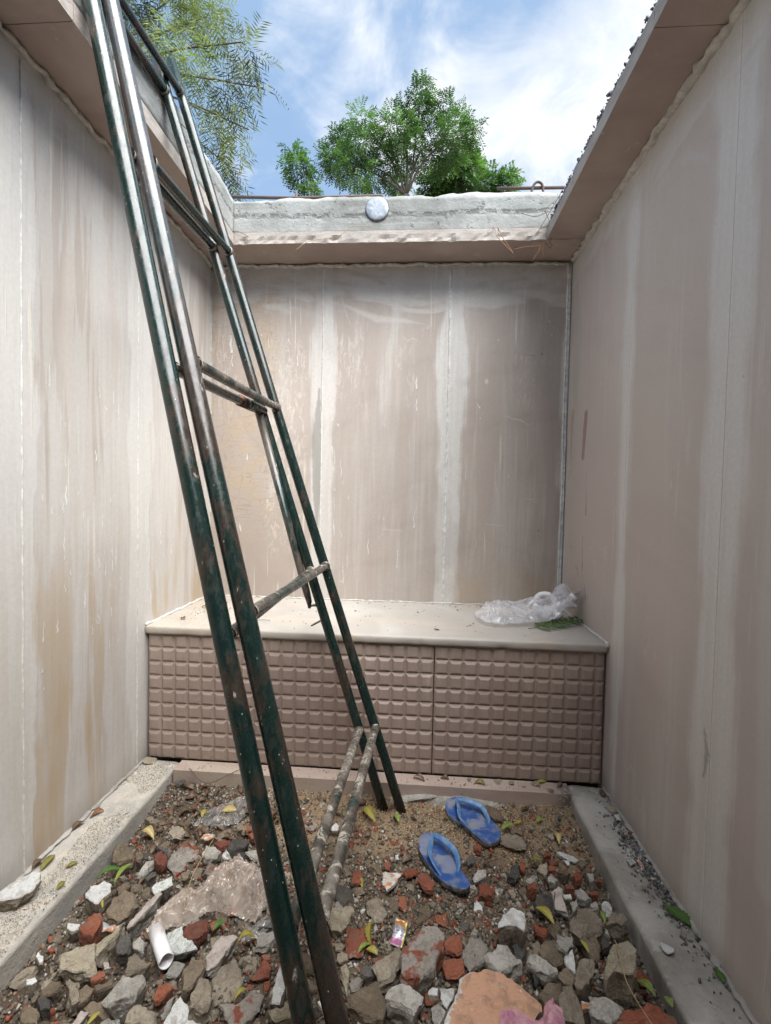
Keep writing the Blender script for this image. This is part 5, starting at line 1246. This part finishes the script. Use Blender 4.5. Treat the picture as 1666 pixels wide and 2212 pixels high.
# ================================================================== SLIPPERS
def f_sole(g):
    x,y,z=g.obj(); n=g.noise(g.vec(x,y,z),26,5,.7); wear=g.attrf('wear')
    gx=g.m('FRACT',(x*.83+y*.56)*150); gy=g.m('FRACT',(y*.83-x*.56)*150)
    dot=g.sm((gx-.5).abs()+(gy-.5).abs(),.52,.36)
    wm=g.sm(wear+(n-.5)*2.2,.35,.75)
    c=g.mix(g.sm(n,.35,.7),(.020,.068,.25),(.040,.115,.31)); c=g.mix(wm*dot*.8,c,(.46,.43,.36)); c=g.mix(wm*.06,c,(.35,.34,.32)); c=g.mix(g.sm(n,.46,.66)*.55,c,(.25,.24,.22))
    return dict(color=c,rough=.55,normal=g.bump(dot*.6+n*.3,.35,.001))
M_sole=mat('blue_foam_footbed',f_sole)
M_side=mat('dirty_dark_sole_edge',lambda g:dict(color=g.mix(g.sm(g.noise(g.vec(*g.pos()),50,4,.7),.4,.65),(.06,.065,.08),(.26,.25,.24)),rough=.8))
M_strap=mat('blue_rubber_strap',lambda g:dict(color=g.mix(g.sm(g.noise(g.vec(*g.pos()),45,4,.7),.4,.7),(.055,.17,.38),(.20,.29,.40)),rough=.45))
def slipper(label,outline,ends,apex,z0,wearpts,tilt=(0,0)):
    P=spline([(x,y,0) for x,y in outline]+[(outline[0][0],outline[0][1],0)],5)[:-1]; n=len(P)
    c=sum(P,Vector((0,0,0)))/n
    base=(c.x,c.y,z0); t=thing('flip_flop',label,'slipper',base,'pair of blue rubber slippers')
    V=[];Fc=[];mi=[];Wr=[]
    def zz(x,y): return (x-c.x)*tilt[0]+(y-c.y)*tilt[1]+.006*((y-c.y)**2+(x-c.x)**2)/.012
    def wear(x,y): return max(math.exp(-((x-a_)**2+(y-b_)**2)/(r_*r_)) for a_,b_,r_ in wearpts)
    rings=((.955,0.,1),(.99,.004,1),(.985,.011,1),(1.0,.016,1),(.99,.0195,0),(.97,.0205,0),(.85,.0195,0),(.6,.0185,0),(.3,.018,0))
    for w,z,_ in rings:
        for p in P:
            x,y=c.x+(p.x-c.x)*w,c.y+(p.y-c.y)*w; V.append((x,y,z0+z+zz(x,y))); Wr.append(wear(x,y))
    V.append((c.x,c.y,z0+.018)); Wr.append(wear(c.x,c.y))
    for k in range(len(rings)-1):
        for i in range(n): j=(i+1)%n; Fc.append((k*n+i,k*n+j,(k+1)*n+j,(k+1)*n+i)); mi.append(0 if k>=4 else 1)
    for i in range(n): Fc.append(((len(rings)-1)*n+i,(len(rings)-1)*n+(i+1)%n,len(V)-1)); mi.append(0)
    Fc.append(tuple(range(n))[::-1]); mi.append(1)
    me=mesh('sole',V,Fc,mi); at=me.attributes.new('wear','FLOAT','POINT'); at.data.foreach_set('value',Wr)
    s_=link('sole',me,[M_sole,M_side],t,smooth=True)
    (ax,ay),(bx,by)=ends; px_,py_=apex
    mid=Vector(((ax+bx)/2,(ay+by)/2,0)); A=Vector((px_,py_,0)); d=(A-mid)
    side=Vector((-d.y,d.x,0)).normalized(); hw=(Vector((ax,ay,0))-mid).dot(side)
    def arm(e,sg):
        e=Vector((e[0],e[1],0)); o_=(e-mid).normalized()
        zt=z0+.020
        pts=[Vector((e.x,e.y,zt+zz(e.x,e.y)-.004)),e+d*.15+o_*.010+Vector((0,0,zt+.012)),e+d*.42+o_*.014+Vector((0,0,zt+.026)),e.lerp(A,.70)+o_*.014+Vector((0,0,zt+.034)),e.lerp(A,.90)+o_*.006+Vector((0,0,zt+.032)),A+Vector((0,0,zt+.028))]
        sp=spline(pts,7); m_=len(sp)
        Vv=[];Ff=[]; prof=12
        for i,p in enumerate(sp):
            t_=i/(m_-1); tt=(sp[min(i+1,m_-1)]-sp[max(i-1,0)]).normalized()
            up=Vector((0,0,1)); sd_=tt.cross(up).normalized(); u2=sd_.cross(tt)
            # band leans outward like a real thong strap
            lean=.9; wd=(.0062+.0028*math.sin(math.pi*min(1,t_*1.0)))*(.75 if i<2 else 1); th=.0026
            b_=(u2*math.cos(lean)-sd_*sg*math.sin(lean)).normalized(); c_=tt.cross(b_)
            for k in range(prof):
                an=2*math.pi*k/prof; gro=1+.18*math.cos(an*6)
                Vv.append(p+b_*math.cos(an)*wd+c_*math.sin(an)*th*gro)
        for i in range(m_-1):
            for k in range(prof): kk=(k+1)%prof; Ff.append((i*prof+k,i*prof+kk,(i+1)*prof+kk,(i+1)*prof+k))
        Ff+=[tuple(range(prof))[::-1],tuple((m_-1)*prof+k for k in range(prof))]
        return link('strap',mesh('strap',Vv,Ff),M_strap,t,smooth=True)
    arm(ends[0],1 if hw>0 else -1); arm(ends[1],-1 if hw>0 else 1)
    link('toe_post',tube('toe_post',[A+Vector((0,0,z0+.016)),A+Vector((0,0,z0+.052))],.0045,10),M_strap,t,smooth=True)
outA=[(.131,1.634),(.143,1.669),(.174,1.682),(.218,1.678),(.255,1.646),(.276,1.61),(.301,1.557),(.309,1.523),(.302,1.493),(.275,1.474),(.25,1.476),(.221,1.51),(.193,1.542),(.161,1.57),(.137,1.60)]
outB=[(.032,1.448),(.040,1.473),(.062,1.489),(.095,1.478),(.127,1.445),(.149,1.387),(.159,1.349),(.179,1.305),(.180,1.287),(.168,1.276),(.147,1.277),(.116,1.293),(.088,1.32),(.059,1.371),(.037,1.413)]
slipper('farther blue slipper, worn white at the toe, just below the pink step',outA,((.218,1.517),(.276,1.562)),(.172,1.640),-.058,((.145,1.665,.035),(.235,1.56,.045)),(0,.03))
slipper('nearer blue slipper with dotted worn footbed resting on brick pieces',outB,((.100,1.324),(.149,1.338)),(.080,1.448),-.052,((.06,1.47,.03),(.055,1.42,.025),(.125,1.37,.045)),(.05,.0))
# ================================================================== LITTER
def f_pvc(g):
    x,y,z=g.pos(); n=g.noise(g.vec(x,y,z),45,4,.7); return dict(color=g.mix(g.sm(n,.52,.72)*.6,(.80,.79,.80),(.50,.45,.40)),rough=.35)
M_pvc=mat('white_plastic_pipe',f_pvc)
def pipe(label,a_,b_,r):
    a_,b_=Vector(a_),Vector(b_); d=(b_-a_).normalized(); t=thing('pipe_offcut',label,'pipe',a_,'white pipe offcuts in the rubble')
    V=[];Fc=[];n=28; up=Vector((0,0,1)); s_=d.cross(up).normalized(); u=s_.cross(d)
    prof=[(0,r),(1,r),(1,r-.0016),(0,r-.0016)]
    for f,q in prof:
        for k in range(n):
            an=2*math.pi*k/n; e_=(.0015*math.sin(an*3) if f else 0); V.append(a_+(b_-a_)*f+d*e_+s_*math.cos(an)*q+u*math.sin(an)*q)
    for i in range(4):
        j=(i+1)%4
        for k in range(n): kk=(k+1)%n; Fc.append((i*n+k,i*n+kk,j*n+kk,j*n+k))
    link('pipe_wall',mesh('pipe_wall',V,Fc),M_pvc,t,smooth=False)
    for p in t.children[0].data.polygons: p.use_smooth=True
pipe('short white plastic pipe offcut with its open end toward the viewer',(-.632,1.082,-.026),(-.561,1.006,-.022),.0172)
pipe('white plastic pipe half hidden behind the front ladder rail',(-.435,1.285,-.035),(-.368,1.262,-.035),.0155)
def f_film(tint,al,rough=.12):
    def fn(g):
        x,y,z=g.pos(); n=g.noise(g.vec(x,y,z),21,4,.6,1.2); n2=g.noise(g.vec(x,y,z),12,4,.65)
        dirt=g.sm(n2,.42,.62); c=g.mix(dirt*.7,tint,tuple(q*.62 for q in tint))
        return dict(color=c,rough=rough,alpha=(g.sm(n,.3,.72)*.30+al+dirt*.10).cl(),normal=g.bump(n,.5,.006),spec=1.)
    return fn
M_film=mat('dusty_clear_plastic',f_film((.70,.59,.50),.34,.12)); M_film2=mat('shiny_clear_plastic',f_film((.50,.48,.46),.16,.08)); M_bag=mat('milky_clear_bag',f_film((.90,.90,.96),.20,.15))
def sheet(outline,z,h,freq,seed,N=64,ridge=1.):
    """crumpled film: a grid clipped to the outline and folded by ridged noise"""
    P=[Vector(p) for p in outline]; x0,x1=min(p.x for p in P),max(p.x for p in P); y0,y1=min(p.y for p in P),max(p.y for p in P)
    nx=N; ny=max(8,int(N*(y1-y0)/(x1-x0))); V=[];ix={};Fc=[]
    def ed(x,y): 
        q=Vector((x,y)); m_=9
        for i in range(len(P)):
            a_,b_=P[i],P[(i+1)%len(P)]; t=max(0,min(1,(q-a_).dot(b_-a_)/max(1e-9,(b_-a_).length_squared))); m_=min(m_,(a_.lerp(b_,t)-q).length)
        return m_
    def vid(i,j):
        if (i,j) not in ix:
            x=x0+(x1-x0)*i/nx; y=y0+(y1-y0)*j/ny; w=min(1,ed(x,y)/.03)
            p=Vector((x*freq,y*freq,seed)); d=mnoise.noise_vector(p*.6)*.7
            n1=1-abs(mnoise.noise(p+d))*2.2; n2=1-abs(mnoise.noise(p*2.3+d*2))*2.2; n3=1-abs(mnoise.noise(p*4.9+d))*2.
            zz_=(z(x,y) if callable(z) else z)+h*(.25+.75*w)*(.5*n1+.3*n2+.16*n3+.25)*ridge
            nv=mnoise.noise_vector(p*1.3)*.008
            ix[(i,j)]=len(V); V.append((x+nv.x,y+nv.y,zz_))
        return ix[(i,j)]
    for i in range(nx):
        for j in range(ny):
            if inside(x0+(x1-x0)*(i+.5)/nx,y0+(y1-y0)*(j+.5)/ny,P): Fc.append((vid(i,j),vid(i+1,j),vid(i+1,j+1),vid(i,j+1)))
    return V,Fc
S1=[(-.654,1.083),(-.666,1.148),(-.626,1.204),(-.569,1.214),(-.581,1.27),(-.526,1.306),(-.486,1.309),(-.439,1.289),(-.389,1.231),(-.382,1.179),(-.39,1.125),(-.444,1.139),(-.525,1.141),(-.576,1.108),(-.611,1.092)]
v,f=sheet(S1,lambda x,y:-.045+.045*math.exp(-((x+.46)**2+(y-1.22)**2)/.005),.046,16,3,84)
tag(link('plastic_sheet',mesh('plastic_sheet',v,f),M_film),'crumpled dusty clear plastic sheet spread over the rubble left of the ladder','plastic sheet')
S2=[(-.735,1.478),(-.722,1.535),(-.671,1.583),(-.631,1.624),(-.582,1.645),(-.555,1.60),(-.581,1.498),(-.64,1.478),(-.693,1.48)]
v,f=sheet(S2,-.055,.032,26,9,60); tag(link('plastic_packet',mesh('plastic_packet',v,f),M_film2),'shiny clear plastic packet behind the crumpled sheet, near dry leaves','plastic packet')
leaf('cream',(-.655,1.52),(-.60,1.54),-.028,'wide pale yellow leaf lying on the shiny plastic packet',.42,.1,.1,0)
leaf('yellow',(-.715,1.535),(-.705,1.49),-.03,'bright yellow leaf scrap at the left of the plastic packet',.3,.4,.8)
S3=[(-.42,1.075),(-.36,1.09),(-.34,1.14),(-.37,1.155),(-.405,1.10)]
v,f=sheet(S3,-.035,.02,30,4,24); tag(link('plastic_strip',mesh('plastic_strip',v,f),M_film2,smooth=True),'torn clear plastic strip between pink offcut and the front rails','plastic strip')
# foil wrapper: silver with an orange panel, dark print and a pink panel
def f_wrap(g):
    x,y,z=g.obj(); n=g.noise(g.vec(x,y,z),120,3,.6)
    c=g.mix(g.sm(n,.4,.6),(.36,.35,.38),(.50,.49,.52)); c=g.mix(g.sm(y,.014,.015)*g.sm(x,-.014,-.013),c,(.50,.25,.10)); c=g.mix(g.sm(y,-.010,-.011)*g.sm(y,-.024,-.023),c,(.40,.13,.26)); c=g.mix(g.sm(x,.012,.013),c,(.70,.58,.16))
    ln=g.sm(g.m('FRACT',y*150),.5,.6)*g.sm(g.noise(g.vec(x*300,y*60,z),1,1),.48,.52)*g.sm(y,.012,.010)*g.sm(y,-.008,-.006); c=g.mix(ln*.8,c,(.08,.07,.20))
    return dict(color=c,rough=.28,metal=.25,normal=g.bump(n,.5,.002))
V=[];Fc=[]
for j in range(13):
    for i in range(9): x=-.016+.032*i/8; y=-.026+.052*j/12; V.append((x,y,.004*mnoise.noise(Vector((x*90,y*90,1)))+.006*(y/.026)**2))
for j in range(12):
    for i in range(8): a_=j*9+i; Fc.append((a_,a_+1,a_+10,a_+9))
me=mesh('foil_wrapper',V,Fc); bm=bmesh.new(); bm.from_mesh(me); bmesh.ops.solidify(bm,geom=bm.faces[:],thickness=.0012); bm.to_mesh(me); bm.free()
o=link('foil_wrapper',me,mat('printed_foil',f_wrap),smooth=True); o.location=(-.017,1.127,-.026); o.rotation_euler=(.55,0,-.30); tag(o,'small printed foil wrapper in silver, orange and pink beside the big brick lump','wrapper')
# pink cloth
def f_cloth(g):
    x,y,z=g.pos(); n=g.noise(g.vec(x,y,z),40,4,.6); w=g.noise(g.vec(x*900,y*900,z*900),1,1); c=g.mix(g.sm(n,.35,.65),(.40,.165,.235),(.56,.33,.36)); c=g.mix(g.sm(n,.62,.7)*.5,c,(.20,.05,.13))
    return dict(color=c,rough=.9,normal=g.bump(n+w*.2,.6,.004))
v,f=sheet([(.190,.88),(.200,.925),(.225,.932),(.250,.922),(.272,.915),(.292,.935),(.307,.948),(.322,.930),(.330,.895),(.32,.86),(.2,.86)],lambda x,y:.018+.018*math.exp(-((x-.305)**2)/.0006),.028,38,6,60)
tag(link('pink_cloth',mesh('pink_cloth',v,f),mat('pink_cloth',f_cloth),smooth=True),'crumpled dusty pink cloth lying on the peach-painted slab at the bottom edge','cloth')
# bag of pipe fittings on the bench
bag=thing('plastic_bag','clear plastic bag holding white pipe fittings on the right of the bench','plastic bag',(.5,2.05,.547))
bo=[(.27,1.99),(.285,2.10),(.36,2.17),(.46,2.19),(.54,2.17),(.62,2.20),(.70,2.15),(.722,2.06),(.70,2.0),(.655,1.985),(.60,1.965),(.50,1.95),(.44,1.925),(.37,1.905),(.30,1.93)]
def bz(x,y): return .558+.125*math.exp(-((x-.66)**2/.006+(y-2.06)**2/.008))+.045*math.exp(-((x-.53)**2/.006+(y-2.09)**2/.006))+.038*math.exp(-((x-.38)**2/.008+(y-2.08)**2/.006))
v,f=sheet(bo,bz,.030,9,12,100); link('bag_film',mesh('bag_film',v,f),M_bag,bag,smooth=True)
v,f=tube_data(spline([(.70,2.02,.66),(.722,2.01,.70),(.728,2.03,.712)],5),[.001]*11,6)
co=[(.60,2.06,.60),(.66,2.02,.655),(.724,2.01,.712),(.726,2.05,.66),(.725,2.10,.60),(.69,2.06,.63)]
cv=[Vector(p) for p in co]; V=[];Fc=[]
N=14
for i in range(N+1):
    for j in range(N+1):
        a_,b_=i/N,j/N; p=cv[0].lerp(cv[2],a_).lerp(cv[0].lerp(cv[4],a_),b_); p+=mnoise.noise_vector(p*30)*.008; V.append(p)
for i in range(N):
    for j in range(N): a_=i*(N+1)+j; Fc.append((a_,a_+1,a_+N+2,a_+N+1))
link('bag_corner',mesh('bag_corner',V,Fc),M_bag,bag,smooth=True)
M_fit=mat('white_fitting',lambda g:dict(color=(.84,.84,.84),rough=.3))
fg='white pipe fittings inside the plastic bag'
for k,(pts,r_,lb) in enumerate((([(.515,2.05,.628),(.545,2.03,.605),(.585,2.00,.582)],.0165,'white bent pipe fitting at left inside the clear bag'),([(.545,2.12,.60),(.575,2.13,.645),(.62,2.12,.648),(.645,2.10,.61)],.015,'curved white elbow fitting at the back inside the bag'),([(.585,2.06,.60),(.605,2.03,.60),(.63,2.0,.578)],.017,'middle white fitting pointing at the viewer inside the bag'),([(.615,2.06,.60),(.66,2.03,.635),(.695,2.02,.672)],.0165,'white straight fitting slanting up at right inside the bag'),([(.56,2.08,.585),(.60,2.09,.58),(.64,2.06,.585)],.015,'white fitting lying flat under the others in the bag'))):
    t=thing('pipe_fitting',lb,'pipe fitting',pts[0],fg); sp=spline(pts,6); link('fitting_body',tube('b',sp,r_*.9,16),M_fit,t,smooth=True)
    for a_,b_ in ((sp[0],sp[2]),(sp[-1],sp[-3])): link('socket_collar',tube('s',[a_,b_],r_*1.08,16),M_fit,t,smooth=True)
# round white cap on the back ledge, steel bars on the roof
cap=thing('pipe_cover','round white plastic cover stuck on the grey concrete of back roof ledge','pipe cover',(-.21,2.14,2.403))
V=[(-.21,2.131,2.403)];Fc=[];n=40
for r_,y_ in ((.03,2.1312),(.047,2.1315),(.052,2.134),(.052,2.15)):
    for k in range(n): an=2*math.pi*k/n; w=mnoise.noise(Vector((math.cos(an)*2,math.sin(an)*2,r_*40)))*.0015; V.append((-.21+math.cos(an)*r_,y_+w,2.403+math.sin(an)*r_))
for k in range(n): Fc.append((0,1+(k+1)%n,1+k))
for q in range(3):
    for k in range(n): kk=(k+1)%n; Fc.append((1+q*n+k,1+q*n+kk,1+(q+1)*n+kk,1+(q+1)*n+k))
def f_cap(g):
    x,y,z=g.pos(); n_=g.noise(g.vec(x,y,z),20,4,.6,1.); return dict(color=g.mix(g.sm(n_,.35,.65),(.24,.28,.32),(.38,.42,.46)),rough=.4,normal=g.bump(n_,.6,.005))
link('cover_disc',mesh('cap',V,Fc),mat('pale_plastic_cover',f_cap),cap,smooth=True)
link('pipe_rim',tube('rim',[(-.21,2.137,2.403),(-.21,2.16,2.403)],.0545,32),K['d'],cap)
M_bar=mat('rusty_bar',lambda g:dict(color=g.mix(g.noise(g.vec(*g.pos()),30,4,.7),(.05,.035,.03),(.13,.09,.075)),rough=.8))
BG='steel bars standing out of the roof concrete'
def bar(pts,r_,lb,nm='steel_bar'): tag(link(nm,tube(nm,pts,r_,8),M_bar,smooth=True),lb,'steel bar',BG)
bar([(-1.0,2.25,2.548),(-.62,2.25,2.533),(-.2,2.25,2.535)],.0075,'rusty steel bar along the top of back roof ledge at left')
bar([(.35,2.25,2.556),(.55,2.25,2.555),(.9,2.25,2.553)],.0075,'rusty steel bar above back roof ledge at the right end')
bar([(-.62,2.25,2.44),(-.62,2.25,2.56)],.007,'short upright bar stub on the left of back roof ledge')
bar(spline([(.50,2.24,2.43),(.51,2.24,2.54),(.53,2.24,2.575),(.555,2.24,2.565),(.562,2.24,2.52),(.562,2.24,2.43)],6),.006,'bent steel hook over the bar near the right roof ledge')
for k,pts in enumerate(([(.58,2.10,2.40),(.54,2.10,2.36),(.56,2.10,2.30),(.52,2.10,2.28)],[(.44,2.12,2.36),(.50,2.11,2.34),(.555,2.11,2.36)],[(.60,2.05,2.42),(.57,2.08,2.37),(.50,2.10,2.25)])):
    tag(link('tie_wire',tube('tie_wire',spline(pts,6),.0013,5),M_bar),('looped thin wire at the corner of back and right roof ledges','short wire sticking out left of the roof ledge corner','long slack wire slanting down from the roof ledge corner')[k],'wire','thin wires at the roof corner')
wires=[([(-.875,1.15,2.46),(-.86,1.3,2.40),(-.86,1.5,2.36),(-.86,1.66,2.40)],'thin dark wire looping from left roof ledge to the ladder top'),([(-.95,2.12,2.43),(-.92,2.10,2.36),(-.90,2.10,2.30)],'short wire hanging at the left end of back roof ledge')]
for pts,lb in wires: tag(link('tie_wire',tube('tie_wire',spline(pts,8),.0015,5),M_bar),lb,'wire')
# ================================================================== TREES
def leafmat_tree(name,a,b,tr):
    def fn(g):
        c=g.attr('tone'); return dict(color=g.mix(c,a,b),rough=.55,translucent=(tr,g.mix(c,tuple(q*1.2 for q in a),tuple(min(1,q*1.5) for q in b))))
    return mat(name,fn)
M_neem=leafmat_tree('neem_leaf',(.018,.055,.012),(.075,.165,.03),.4); M_feath=leafmat_tree('feathery_leaf',(.022,.040,.018),(.16,.22,.045),.3)
M_bark=mat('grey_bark',lambda g:dict(color=g.mix(g.noise(g.vec(*g.pos()),12,4,.7),(.035,.028,.022),(.09,.075,.06)),rough=.9))
def crown(lobes,per,nl,ll,lw,spread,drop,seed,holes=.25):
    r=random.Random(seed); V=[];Fc=[];T=[]
    for (cx,cy,cz,rad) in lobes:
        for _ in range(int(per*(rad/.25)**2)):
            d=Vector((r.gauss(0,1),r.gauss(0,1),r.gauss(0,1))).normalized(); o=Vector((cx,cy,cz))+d*rad*(r.random()**.45)*1.02
            if mnoise.noise(o*3.1+Vector((seed,0,0)))<-.22+holes*.3-.1: 
                if r.random()<.8: continue
            ax=(d+Vector((r.gauss(0,.5),r.gauss(0,.5),r.gauss(0,.5)-drop))).normalized(); side=ax.cross(Vector((0,0,1))).normalized(); tone=min(1,max(0,.40+1.25*mnoise.noise(o*2.3)+r.gauss(0,.15)))
            up=side.cross(ax)
            for k in range(nl):
                t=k/nl; p=o+ax*spread*t-Vector((0,0,drop*spread*t*t*.6)); s_=1 if k%2 else -1
                dl=(ax*.55+side*s_*.85+up*r.uniform(-.3,.3)+Vector((0,0,-drop*.5))).normalized(); wd=dl.cross(up+side*r.uniform(-.8,.8)).normalized()*lw; L_=ll*r.uniform(.75,1.15)
                k0=len(V); V+=[p,p+dl*L_*.45+wd,p+dl*L_,p+dl*L_*.45-wd]; Fc.append((k0,k0+1,k0+2,k0+3)); T+=[tone]*4
    return V,Fc,T
def tree(name,label,cat,lobes,limbs,mt,base,**kw):
    t=thing(name,label,cat,base); V,Fc,T=crown(lobes,**kw); me=mesh('crown',V,Fc)
    ca=me.color_attributes.new('tone','FLOAT_COLOR','POINT'); ca.data.foreach_set('color',[q for t_ in T for q in (t_,t_,t_,1)])
    link('crown',me,mt,t)
    link('trunk',tube('trunk',spline(limbs[0][0],5),limbs[0][1],10),M_bark,t,smooth=True)
    for pts,r0 in limbs[1:]:
        sp=spline(pts,4); link('branch',tube('branch',sp,[r0*(1-.75*i/len(sp)) for i in range(len(sp))],7),M_bark,t,smooth=True)
NEEM= [(-0.07, 7.74, 7.69, 0.2), (-0.13, 8.04, 7.63, 0.31), (-0.49, 7.87, 7.18, 0.37), (-0.32, 8.1, 6.99, 0.31), (0.38, 8.13, 7.18, 0.38), (0.51, 7.57, 6.94, 0.26), (0.72, 7.51, 6.95, 0.18), (0.26, 8.34, 7.07, 0.25), (0.38, 7.76, 7.5, 0.17), (-1.06, 7.73, 6.93, 0.26), (-1.45, 8.5, 7.37, 0.33), (-1.53, 7.97, 6.83, 0.27), (-1.57, 8.34, 7.5, 0.21), (-1.1, 7.98, 7.5, 0.2), (-0.97, 8.14, 6.7, 0.24), (-1.11, 7.65, 6.49, 0.29), (-0.66, 8.13, 6.95, 0.31), (-0.05, 8.37, 8.39, 0.14)]
BL= [(-2.46, 9.01, 7.52, 0.23), (-2.41, 9.14, 7.42, 0.23), (-2.65, 9.1, 7.85, 0.16), (-2.57, 8.74, 7.29, 0.15), (-2.14, 9.15, 7.23, 0.16), (-2.23, 9.05, 6.98, 0.19)]
BR= [(0.45, 9.34, 7.45, 0.3), (0.78, 9.12, 7.41, 0.29), (1.03, 9.79, 7.98, 0.15), (0.19, 9.48, 7.4, 0.28), (1.27, 9.68, 7.5, 0.31), (1.69, 9.8, 7.54, 0.23), (1.8, 9.67, 7.64, 0.12), (0.69, 9.84, 7.5, 0.25), (-0.48, 9.42, 7.33, 0.16)]
FT= [(-2.56, 4.47, 5.77, 0.24), (-2.09, 4.15, 5.17, 0.17), (-2.2, 4.59, 5.84, 0.2), (-2.09, 4.54, 5.94, 0.16), (-2.34, 3.84, 5.01, 0.14), (-2.43, 3.87, 4.92, 0.08), (-1.59, 3.95, 4.95, 0.13), (-1.78, 4.62, 5.48, 0.13), (-1.46, 4.14, 4.73, 0.09), (-1.74, 4.31, 4.85, 0.14), (-1.87, 4.02, 4.71, 0.16), (-2.17, 4.21, 5.08, 0.12), (-1.95, 4.1, 4.49, 0.15), (-1.71, 4.07, 4.35, 0.13), (-1.64, 4.28, 4.48, 0.09), (-1.96, 4.28, 4.35, 0.12), (-1.95, 4.56, 4.36, 0.15), (-1.81, 4.36, 4.04, 0.09), (-2.01, 4.59, 4.13, 0.08), (-1.8, 4.52, 5.84, 0.08), (-2.48, 4.64, 6.16, 0.27), (-2.82, 4.35, 5.78, 0.19), (-2.37, 3.9, 4.8, 0.08), (-3.1, 4.52, 6.13, 0.25)]
nb_=(-.29,8,6.25)
tree('neem_tree','bushy green tree rising behind the middle of back roof ledge','tree',NEEM,[([(-.35,8.05,-.5),(-.33,8.02,3.5),nb_],.06)]+[([nb_,p1,p2],.022) for p1,p2 in (((-.20,8,6.65),(-.13,8.0,7.5)),((-.086,8,6.94),(.145,8,7.1)),((-.02,8,6.8),(.4,8,7.2)),((-.28,8,6.8),(-.32,8,7.2)),((-.60,8,6.6),(-1.0,8,6.8)),((-.7,8,6.55),(-1.4,8,6.9)),((-.5,8,6.75),(-.9,8,7.3)))]+[([(-.13,8,7.4),(-.08,8,7.9),(-.05,8.2,8.3)],.012)],M_neem,(-.35,8.05,-.5),per=112,nl=11,ll=.068,lw=.0095,spread=.17,drop=.35,seed=1)
tree('small_tree','small loose tree at the left behind back roof ledge','tree',BL,[([(-2.16,9,-.5),(-2.16,9,5.5),(-2.16,9,6.95)],.04),([(-2.16,9,6.95),(-2.3,9,7.2),(-2.5,9,7.6)],.015),([(-2.16,9,6.95),(-2.2,9,7.2),(-2.15,9,7.4)],.012)],M_neem,(-2.16,9,-.5),per=85,nl=11,ll=.08,lw=.013,spread=.18,drop=.35,seed=2,holes=.5)
tree('low_tree','low spreading tree behind the right part of back roof ledge','tree',BR,[([(.9,9.5,-.5),(.9,9.5,5.5),(.8,9.5,7.1)],.05),([(.8,9.5,7.1),(.5,9.5,7.3),(.3,9.5,7.5)],.015),([(.8,9.5,7.1),(1.2,9.6,7.3),(1.6,9.7,7.5)],.015)],M_neem,(.9,9.5,-.5),per=180,nl=11,ll=.08,lw=.014,spread=.18,drop=.35,seed=3)
tk=(-3.4,4.6,5.2)
tree('feathery_tree','feathery yellow-green tree overhanging the top left beside the ladder','tree',FT,[([(-3.6,4.7,-.5),(-3.5,4.65,3),tk],.07)]+[([tk,((tk[0]+c_[0])/2,(tk[1]+c_[1])/2,(tk[2]+c_[2])/2+.12),(c_[0],c_[1],c_[2])],.016) for c_ in FT[::2]],M_feath,(-3.6,4.7,-.5),per=72,nl=14,ll=.10,lw=.0046,spread=.22,drop=.55,seed=4,holes=.55)
